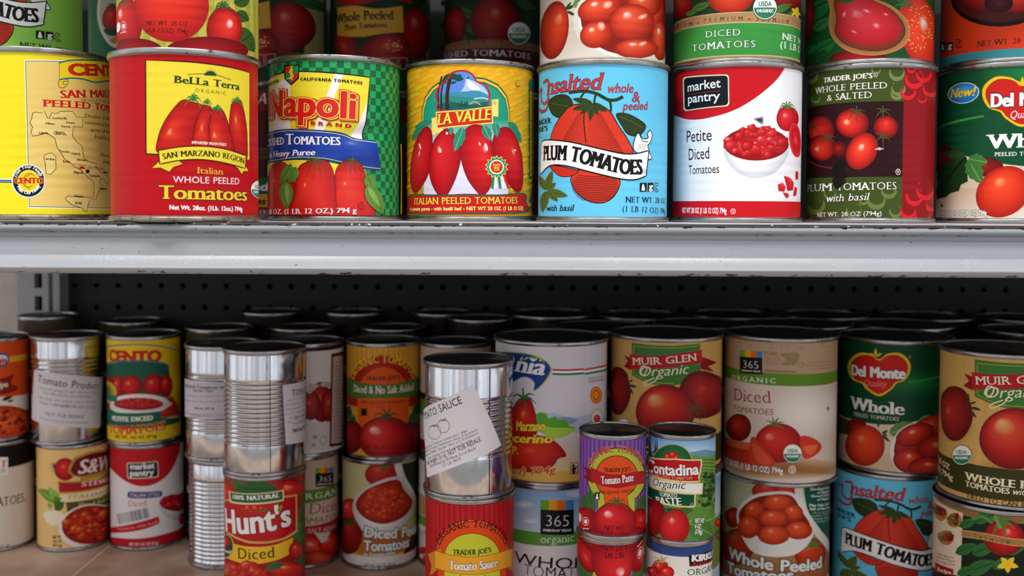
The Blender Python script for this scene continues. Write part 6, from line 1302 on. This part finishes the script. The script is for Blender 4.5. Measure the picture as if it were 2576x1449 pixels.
def art_shield_lower(c):
    A = Art(c, VF); A.bg('dccab4'); A.vgrad(-200, 780, 900, 960, 'd8c2a4', 'c8a882')
    A.poly(A.smooth([(-300, 560), (60, 580), (180, 608), (320, 624), (460, 610), (640, 570), (900, 500)], 5, False)+[(900, 100), (-300, 100)], '0c4527'); A.grad(A.ell_pts(480, 400, 240, 90), (480, 400), ('1a7a40', '115a32', '0c4527')); A.poly([(440, 385), (640, 350), (640, 360), (440, 400)], '2f8a40')
    red_shield(A, 285, 352, 345, 238); A.leaf(265, 250, 266, 208, 8, 'e6c31c'); A.leaf(262, 252, 232, 236, 7, 'e6c31c'); A.leaf(268, 252, 300, 236, 7, 'e6c31c'); A.ell(452, 255, 6, 8, '8a9a5a')
    A.t('Del Monte', 134, 352, 428, 374, 62, 'f0f0ee', 'black', ol='14100c', olw=.05); A.t('Quality', 205, 412, 328, 420, 38, 'e88a80', 'script'); A.t('Whole', 134, 535, 424, 572, 72, 'e8ece4', 'serifb'); A.t('PEELED TOMATOES', 148, 574, 394, 604, 22, 'c8d0c0', 'serif', bold=.01)
    A.poly([(60, 590), (130, 600), (120, 680), (60, 690)], '3a5a2c'); A.tom(160, 640, 60, 50, 0, (0, 0), ('b83020', '9a2418', '7a1a12', '5a100c'))
    A.tom(208, 738, 108, 112, 0, (-.2, -.4), ('ff8a60', 'e85028', 'd43c1c', '9a2412')); 
    for a in ((300, 680, 345, 720, 8), (305, 670, 335, 655, 7), (280, 640, 282, 600, 6), (300, 660, 330, 690, 7)): A.leaf(*a, '2a4a24', None)
    A.leaf(340, 675, 480, 615, 34, '5a8a44', '9ac07a', 8, .25); A.leaf(500, 610, 590, 580, 20, '6a9a54', None, 8, .2)
    A.ell(510, 770, 165, 160, 'efe8e0'); A.ell(515, 765, 150, 145, '7a1c14')
    for t in ((560, 640, 130, 60, -25), (440, 740, 70, 90, 20), (480, 680, 110, 60, -20), (600, 760, 110, 80, 0), (450, 820, 90, 70, 10), (560, 860, 120, 60, 0)): A.tom(*t, (-.1, -.4), ('ffb8a0', 'd8402c', 'b82c1e', '7a1814'))
    return A
def art_premium(c):
    A = Art(c, VF); A.bg('16241a'); A.strip(900, 1090, 1150, -200, 1700, '8a6a3c')
    A.poly([(560, 1040), (742, 1105), (730, 1449), (540, 1449)], 'd8c4a4'); A.poly([(600, 1060), (735, 1112), (724, 1449), (560, 1449)], 'e0d0b4')
    for x, y in ((615, 1110), (695, 1145), (650, 1240)): A.ell(x, y, 42, 40, 'b07a44', 20); A.blocks((x, y-6, 32, 28), 16, 14, [('e05040', 'c02a24', '8a1a18'), ('a0301c', '7a1c14', '4a100c'), ('7a9a3c', '4f7a2c', '2f5a1c')])
    A.lines(600, 1345, 700, 1385, 3, 14, '7a5a40', 3, 10); A.poly([(598, 1395), (690, 1412), (688, 1449), (596, 1449)], 'a01c1c'); A.t('Recipe', 610, 1430, 680, 1440, 20, 'f0dcd0', 'italb')
    for x, y, r in ((770, 1160, 50), (860, 1130, 60), (760, 1300, 60), (860, 1300, 70), (840, 1400, 80), (960, 1380, 60), (760, 1420, 50), (1030, 1300, 60)): A.leaf(x-r, y+r*.4, x+r, y-r*.4, r*.5, '2f6a34', '123a1c')
    A.curve([(790, 1140), (850, 1125), (910, 1165), (950, 1160)], 16, '5a8a3c'); A.tom(965, 1240, 112, 98, 0, (.2, -.4), ('f89088', 'd82a26', 'b81a1c', '7a0e10')); A.calyx(955, 1160, 70, '4f7a38', 6, 10, 330, .2, .3); A.line([(945, 1190), (915, 1120)], 16, '6a9a4c')
    A.curve([(735, 1216), (850, 1232), (1000, 1262), (1100, 1268), (1400, 1260)], 36, 'a07a44'); A.curve([(735, 1198), (850, 1214), (1000, 1244), (1100, 1250)], 3, 'd8bc80'); A.curve([(735, 1234), (850, 1250), (1000, 1280), (1100, 1286)], 3, 'd8bc80'); A.t('PREMIUM', 805, 1242, 996, 1278, 22, '3a2814', 'serif', sp=.6)
    for k in range(5): a = k*1.257+.3; A.leaf(985, 1385, 985+62*math.cos(a), 1385+48*math.sin(a), 15, 'f0c82c', 'd8a01c')
    return A
# ------------------------------------------------------------------ the cans of the upper shelf
def theta(c, view, x, y):
    A = Art(c, view); return A.P(x, y)[0]/A.R
C_map = Can(-82, 286, .098, 0, ytop=118); C_terra = Can(272, 656, .103, 0, Y=.6705, ytop=120); C_chk = Can(671, 1010, .103, 0, ytop=136)
C_val = Can(1018, 1343, .103, 0, ytop=147); C_plum = Can(1348, 1682, .103, 0, ytop=147); C_mkt = Can(1686, 2018, .103, 0, ytop=153)
C_salt = Can(2021, 2353, .101, 0, ytop=157); C_shu = Can(2347, 2698, .103, 0, ytop=155)
for _c in (C_map, C_terra, C_chk, C_val, C_plum, C_mkt, C_salt, C_shu): print('H', round(_c.H, 4), round(_c.X, 3), round(_c.Y, 3))
def put(c, art, label, **kw):
    A = art(c); return can_object(c, label, label_mesh=A.mesh(m=kw.pop('m', None), fn=kw.get('fn')), **kw), A
put(C_map, art_map, 'bright yellow can with a tan map of Italy on its label', brim=M_RIMW)
put(C_terra, art_terra, 'red can with a yellow tomato panel and banner, standing at the shelf lip', brim=M_RIMW)
def dent(th, z):
    th = np.asarray(th, float); z = np.asarray(z, float)
    g = np.exp(-((th-.62)/.34)**2)
    return -.0042*g*np.exp(-((z-.0640-.006*(th-.6))/.0055)**2)+.0018*g*np.exp(-((z-.050)/.008)**2)-.0015*np.exp(-((th-1.25)/.35)**2)*np.exp(-((z-.062)/.016)**2)
put(C_chk, art_checker, 'dented can with green checkered label and blue ribbon', fn=dent, m=M_LABEL2)
put(C_val, art_valley, 'golden yellow can with a green arch and four long red tomatoes', m=M_LABEL)
o_plum, A_plum = put(C_plum, art_plum, 'sky blue can with white scroll banner over red tomatoes on the upper shelf')
mesh_plum = [x for x in o_plum.children if x.name.startswith('label')][0].data
put(C_mkt, art_market, 'white can with red top, black name box and bowl picture, on the upper shelf')
put(C_salt, art_salted, 'olive and dark red can with swirls and a photograph of plum tomatoes')
put(C_shu, art_shield_upper, 'dark green can with blue oval and red shield, rightmost on the upper shelf')
# second tier, each on the can below
TOP = .1196
def tier2(xl, xr, art, label, base=TOP, **kw):
    c = Can(xl, xr, kw.pop('dia', .103), base, .1185, Y=kw.pop('Y', None)); put(c, art, label, **kw); return c
tier2(291, 658, art_vine, 'can with huge red tomatoes on olive stripes, stacked on the red and yellow can', base=C_terra.top, Y=.695)
tier2(1350, 1674, art_plums_white, 'cream can with a white bowl of plum tomatoes, stacked on the sky blue can', base=C_plum.top)
tier2(1683, 2012, art_diced_green, 'green can with a round seal and tan band, stacked on the white and red can', base=C_mkt.top)
tier2(2013, 2346, art_spoon, 'can picturing a wooden spoon of tomato pulp among leaves', base=C_salt.top, dia=.102)
tier2(2350, 2700, art_orange, 'orange red can with a teal stripe at its base and a dark bowl', base=C_shu.top)
# green version of the scroll label, behind the yellow map can
cg = Can(-130, 218, .103, .1196, .1185)
cg0 = Can(1348, 1682, .103, 0, ytop=147); Ag = art_plum(cg0, '8fce52', '1c2a14', True)
rot = theta(cg, V1, 245, 165)-theta(cg0, V3, 690, 1100)
can_object(cg, 'light green can with white scroll banner, behind the yellow map can', label_mesh=Ag.mesh(), src=cg0, rz=rot)
tier2(222, 500, art_leafgreen, 'dark green can with a cream plate picture, half hidden behind stacked cans', Y=.985)
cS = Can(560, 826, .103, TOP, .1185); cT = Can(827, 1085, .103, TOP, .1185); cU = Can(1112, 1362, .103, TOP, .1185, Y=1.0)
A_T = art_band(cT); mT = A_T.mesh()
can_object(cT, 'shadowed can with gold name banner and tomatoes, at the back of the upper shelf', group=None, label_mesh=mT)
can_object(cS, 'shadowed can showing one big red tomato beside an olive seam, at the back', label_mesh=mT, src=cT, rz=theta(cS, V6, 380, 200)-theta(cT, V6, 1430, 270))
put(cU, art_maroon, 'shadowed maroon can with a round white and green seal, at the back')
# first tier behind the front row: what the back cans stand on, and the one seen in the gap
cg_ = Can(640, 868, .103, 0, .1185, Y=.892)
put(cg_, art_gap, 'dim can glimpsed in the gap between the red can and the checkered can')
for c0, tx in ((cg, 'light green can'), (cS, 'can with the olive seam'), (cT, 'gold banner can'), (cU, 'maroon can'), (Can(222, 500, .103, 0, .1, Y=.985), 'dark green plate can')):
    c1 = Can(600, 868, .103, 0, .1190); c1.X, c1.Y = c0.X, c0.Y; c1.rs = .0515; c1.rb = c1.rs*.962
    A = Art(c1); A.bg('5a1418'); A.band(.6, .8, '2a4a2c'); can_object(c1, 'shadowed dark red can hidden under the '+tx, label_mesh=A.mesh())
# ------------------------------------------------------------------ the cans of the lower shelf
def art_whole_sky(c):
    A = Art(c, VD); A.bg('b8cfe0'); A.vgrad(200, 900, 900, 1100, '7fb0dc', 'd0e0ea'); A.strip(600, 1170, 1449, -200, 1100, '7a8a3c'); A.tom(800, 1160, 24, 22); A.tom(815, 1190, 18, 18); A.blocks((810, 1230, 30, 40), 20, 12, [('b0401c', '8a5a1c', '4a5a1c'), ('6a8a34', '4a6a24', '2f4a18')]); A.tom(600, 1300, 160, 120); return A
def pair(top, bot):
    """two stacked cans: bottom one on the shelf, upper one on its rim"""
    tx = top.pop('px'); bx = bot.pop('px')
    cb = Can(*bx, bot.get('dia', .0762), LOW, Y=bot.get('Y'), ytop=bot['ytop'])
    ct = Can(*tx, top.get('dia', .0762), cb.top, Y=top.get('Y'), ytop=top['ytop'])
    out = []
    for c, d in ((ct, top), (cb, bot)):
        lm = d['art'](c).mesh(m=d.get('m')) if d.get('art') else d.get('mesh')
        o = can_object(c, d['label'], label_mesh=lm, silver=d.get('silver'), seam=d.get('seam'), rz=d.get('rz', 0), rim=d.get('rim', M_RIMDARK), lidm=M_LIDSHADE, src=d.get('src'))
        if d.get('sticker'): s = link('sticker', d['sticker'](c).mesh('sticker', M_STICK, clip=False), o); s['label'] = 'white printed paper sticker'
        out += [c, o]
    return out
M_LIDSHADE = metal_material('shaded_lid_tin', '2e2f31', .42)  # lid tin with the lower shelf's shade put into its colour
RIB = (.24, .76); RIB2 = (.30, .70)
pair(dict(px=(-118, 70), Y=1.04, ytop=853, art=art_stew, label='orange red stew can with a yellow stripe, leftmost on the lower shelf'),
     dict(px=(-108, 81), Y=1.04, ytop=1116, art=art_plainwhite, label='plain off-white can with a black top band, bottom left corner'))
pair(dict(px=(69, 258), Y=1.045, ytop=850, silver=(.56, .80), sticker=sticker_product, label='bare silver can with a wide white product sticker, second stack from the left'),
     dict(px=(81, 272), Y=1.045, ytop=1122, art=art_stewed, label='tan can with a dark red crest and bowl of stewed tomato'))
pair(dict(px=(262, 455), Y=1.052, ytop=848, art=art_petite, label='yellow can with a green strip and white bowl of petite tomatoes'),
     dict(px=(268, 461), Y=1.052, ytop=1122, art=art_market_small, label='small white and red can with a barcode patch, on the lower shelf'))
pair(dict(px=(461, 659), Y=.998, ytop=873, silver=RIB, sticker=sticker_lot, label='silver can with grey sticker, half behind another silver can'),
     dict(px=(467, 663), Y=.998, ytop=1163, silver=(.06, .82), seam=-.86, label='bare ribbed silver can at the bottom, left of the red can with white lettering'))
pair(dict(px=(556, 769), ytop=884, silver=RIB, seam=.38, sticker=sticker_tom, label='shiny ribbed silver can with dark side seam, stacked on the bright red can'),
     dict(px=(556, 769), ytop=1202, art=art_hunt, m=M_LABEL2, label='bright red can with big white lettering and yellow ribbon'))
pair(dict(px=(676, 867), Y=1.0, ytop=866, art=art_whiteherb, label='white can with red tomatoes and a brown text strip, in shadow'),
     dict(px=(664, 853), Y=1.0, ytop=1152, art=art_diced_small, label='small can with green band and dark square, right behind the bright red can'))
pair(dict(px=(869, 1059), Y=1.0, ytop=865, art=art_nosalt, label='ochre can with a red arch, green ribbon and one large tomato'),
     dict(px=(858, 1052), Y=1.0, ytop=1160, art=art_bowldiced, label='can with a tilted white bowl of diced tomato and white foot'))
pair(dict(px=(1054, 1240), Y=1.0, ytop=868, art=lambda c: art_sliver(c, True), label='dim can with a green band peeking out left of the stickered silver can'),
     dict(px=(1052, 1238), Y=1.0, ytop=1160, art=lambda c: art_sliver(c, False), label='dim pale can peeking out left of the red tomato sauce can'))
pair(dict(px=(1065, 1296), ytop=917, silver=(.30, .74), seam=.52, sticker=sticker_sauce, label='silver can with a tilted white sauce sticker in the centre'),
     dict(px=(1068, 1299), ytop=1260, art=art_sauce, label='red striped can with an orange arch and gold ribbon under the silver can'))
pair(dict(px=(1243, 1534), dia=.103, ytop=862, art=art_dop, label='large white can with a blue oval and red tomato over a wheat coloured base'),
     dict(px=(1240, 1530), dia=.103, ytop=1224, art=art_whole365, label='large pale blue and white can with a black square and green band'))
a = pair(dict(px=(1459, 1633), dia=.054, ytop=1097, art=art_paste, label='small purple striped tomato paste can with a red ribbon'),
     dict(px=(1455, 1628), dia=.054, ytop=1358, label='small paste can standing upside down under the purple one'))
a[3].name = 'upturned_can'
pair(dict(px=(1634, 1809), dia=.054, ytop=1097, art=art_contad, label='small paste can with a red name panel over green fields'),
     dict(px=(1631, 1804), dia=.054, ytop=1366, art=art_kirk, label='small white can with a blue top band and black name box'))
g16 = pair(dict(px=(2366, 2710), dia=.103, ytop=893, art=art_glen, label='tan can with green panel and red ribbon at the right edge'),
     dict(px=(2356, 2700), dia=.103, ytop=1287, art=art_premium, label='dark can with tomato plant and recipe panel, bottom right corner'))
mesh_glen = [x for x in g16[1].children if x.name.startswith('label')][0].data
c13 = Can(1535, 1825, .103, LOW+.118, .118)
pair(dict(px=(1535, 1825), dia=.103, ytop=852, mesh=mesh_glen, src=g16[0], rz=theta(c13, VD, 495, 290)-theta(g16[0], VF, 1018, 390), label='tan can with green panel and red ribbon, behind the two small paste cans'),
     dict(px=(1535, 1825), dia=.103, ytop=1196, art=lambda c: art_whole_sky(c), label='can with a pale sky label, mostly hidden behind the small paste cans'))

# rotate the small paste can's print for its upturned twin
lm = [x for x in a[1].children if x.name.startswith('label')][0].data
tw = a[3]; cb = a[2]
l2 = link('label', lm, tw); l2.rotation_euler = (math.pi, 0, 0.0); l2.location = (0, 0, cb.H); l2.scale = (cb.rb/a[0].rb, cb.rb/a[0].rb, cb.H/a[0].H)
l2.rotation_euler = (0, math.pi, 2*0.0)
pair(dict(px=(1822, 2117), dia=.103, ytop=852, art=art_diced365, label='large beige can with a black square, green band and sliced tomatoes'),
     dict(px=(1821, 2103), dia=.101, ytop=1209, art=art_plumbowl, label='large can with a white bowl of plum tomatoes and dark green side'))
cq = Can(2101, 2398, .101, LOW, Y=.935, ytop=1200)
pair(dict(px=(2112, 2410), dia=.101, Y=.935, ytop=858, art=art_shield_lower, label='dark green can with a red shield, on the sky blue can of the lower shelf'),
     dict(px=(2101, 2398), dia=.101, Y=.935, ytop=1200, mesh=mesh_plum, src=C_plum, rz=theta(cq, VF, 340, 1170)-theta(C_plum, V3, 330, 680), label='sky blue can with white scroll banner on the lower shelf'))

# dim rows at the back, shade put into dark label colours: one can of each size with its parts, then copies
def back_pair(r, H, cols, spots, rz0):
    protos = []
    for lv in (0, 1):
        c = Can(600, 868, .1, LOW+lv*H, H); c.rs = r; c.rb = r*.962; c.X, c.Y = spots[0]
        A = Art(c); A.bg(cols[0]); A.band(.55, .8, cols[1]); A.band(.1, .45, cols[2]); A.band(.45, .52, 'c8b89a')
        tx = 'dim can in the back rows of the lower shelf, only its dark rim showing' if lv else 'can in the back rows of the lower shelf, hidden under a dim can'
        o = can_object(c, tx, 'dim cans at the back of the lower shelf' if lv else 'hidden cans at the back of the lower shelf', label_mesh=A.mesh(), rim=M_RIMDARK, lidm=M_LIDSHADE)
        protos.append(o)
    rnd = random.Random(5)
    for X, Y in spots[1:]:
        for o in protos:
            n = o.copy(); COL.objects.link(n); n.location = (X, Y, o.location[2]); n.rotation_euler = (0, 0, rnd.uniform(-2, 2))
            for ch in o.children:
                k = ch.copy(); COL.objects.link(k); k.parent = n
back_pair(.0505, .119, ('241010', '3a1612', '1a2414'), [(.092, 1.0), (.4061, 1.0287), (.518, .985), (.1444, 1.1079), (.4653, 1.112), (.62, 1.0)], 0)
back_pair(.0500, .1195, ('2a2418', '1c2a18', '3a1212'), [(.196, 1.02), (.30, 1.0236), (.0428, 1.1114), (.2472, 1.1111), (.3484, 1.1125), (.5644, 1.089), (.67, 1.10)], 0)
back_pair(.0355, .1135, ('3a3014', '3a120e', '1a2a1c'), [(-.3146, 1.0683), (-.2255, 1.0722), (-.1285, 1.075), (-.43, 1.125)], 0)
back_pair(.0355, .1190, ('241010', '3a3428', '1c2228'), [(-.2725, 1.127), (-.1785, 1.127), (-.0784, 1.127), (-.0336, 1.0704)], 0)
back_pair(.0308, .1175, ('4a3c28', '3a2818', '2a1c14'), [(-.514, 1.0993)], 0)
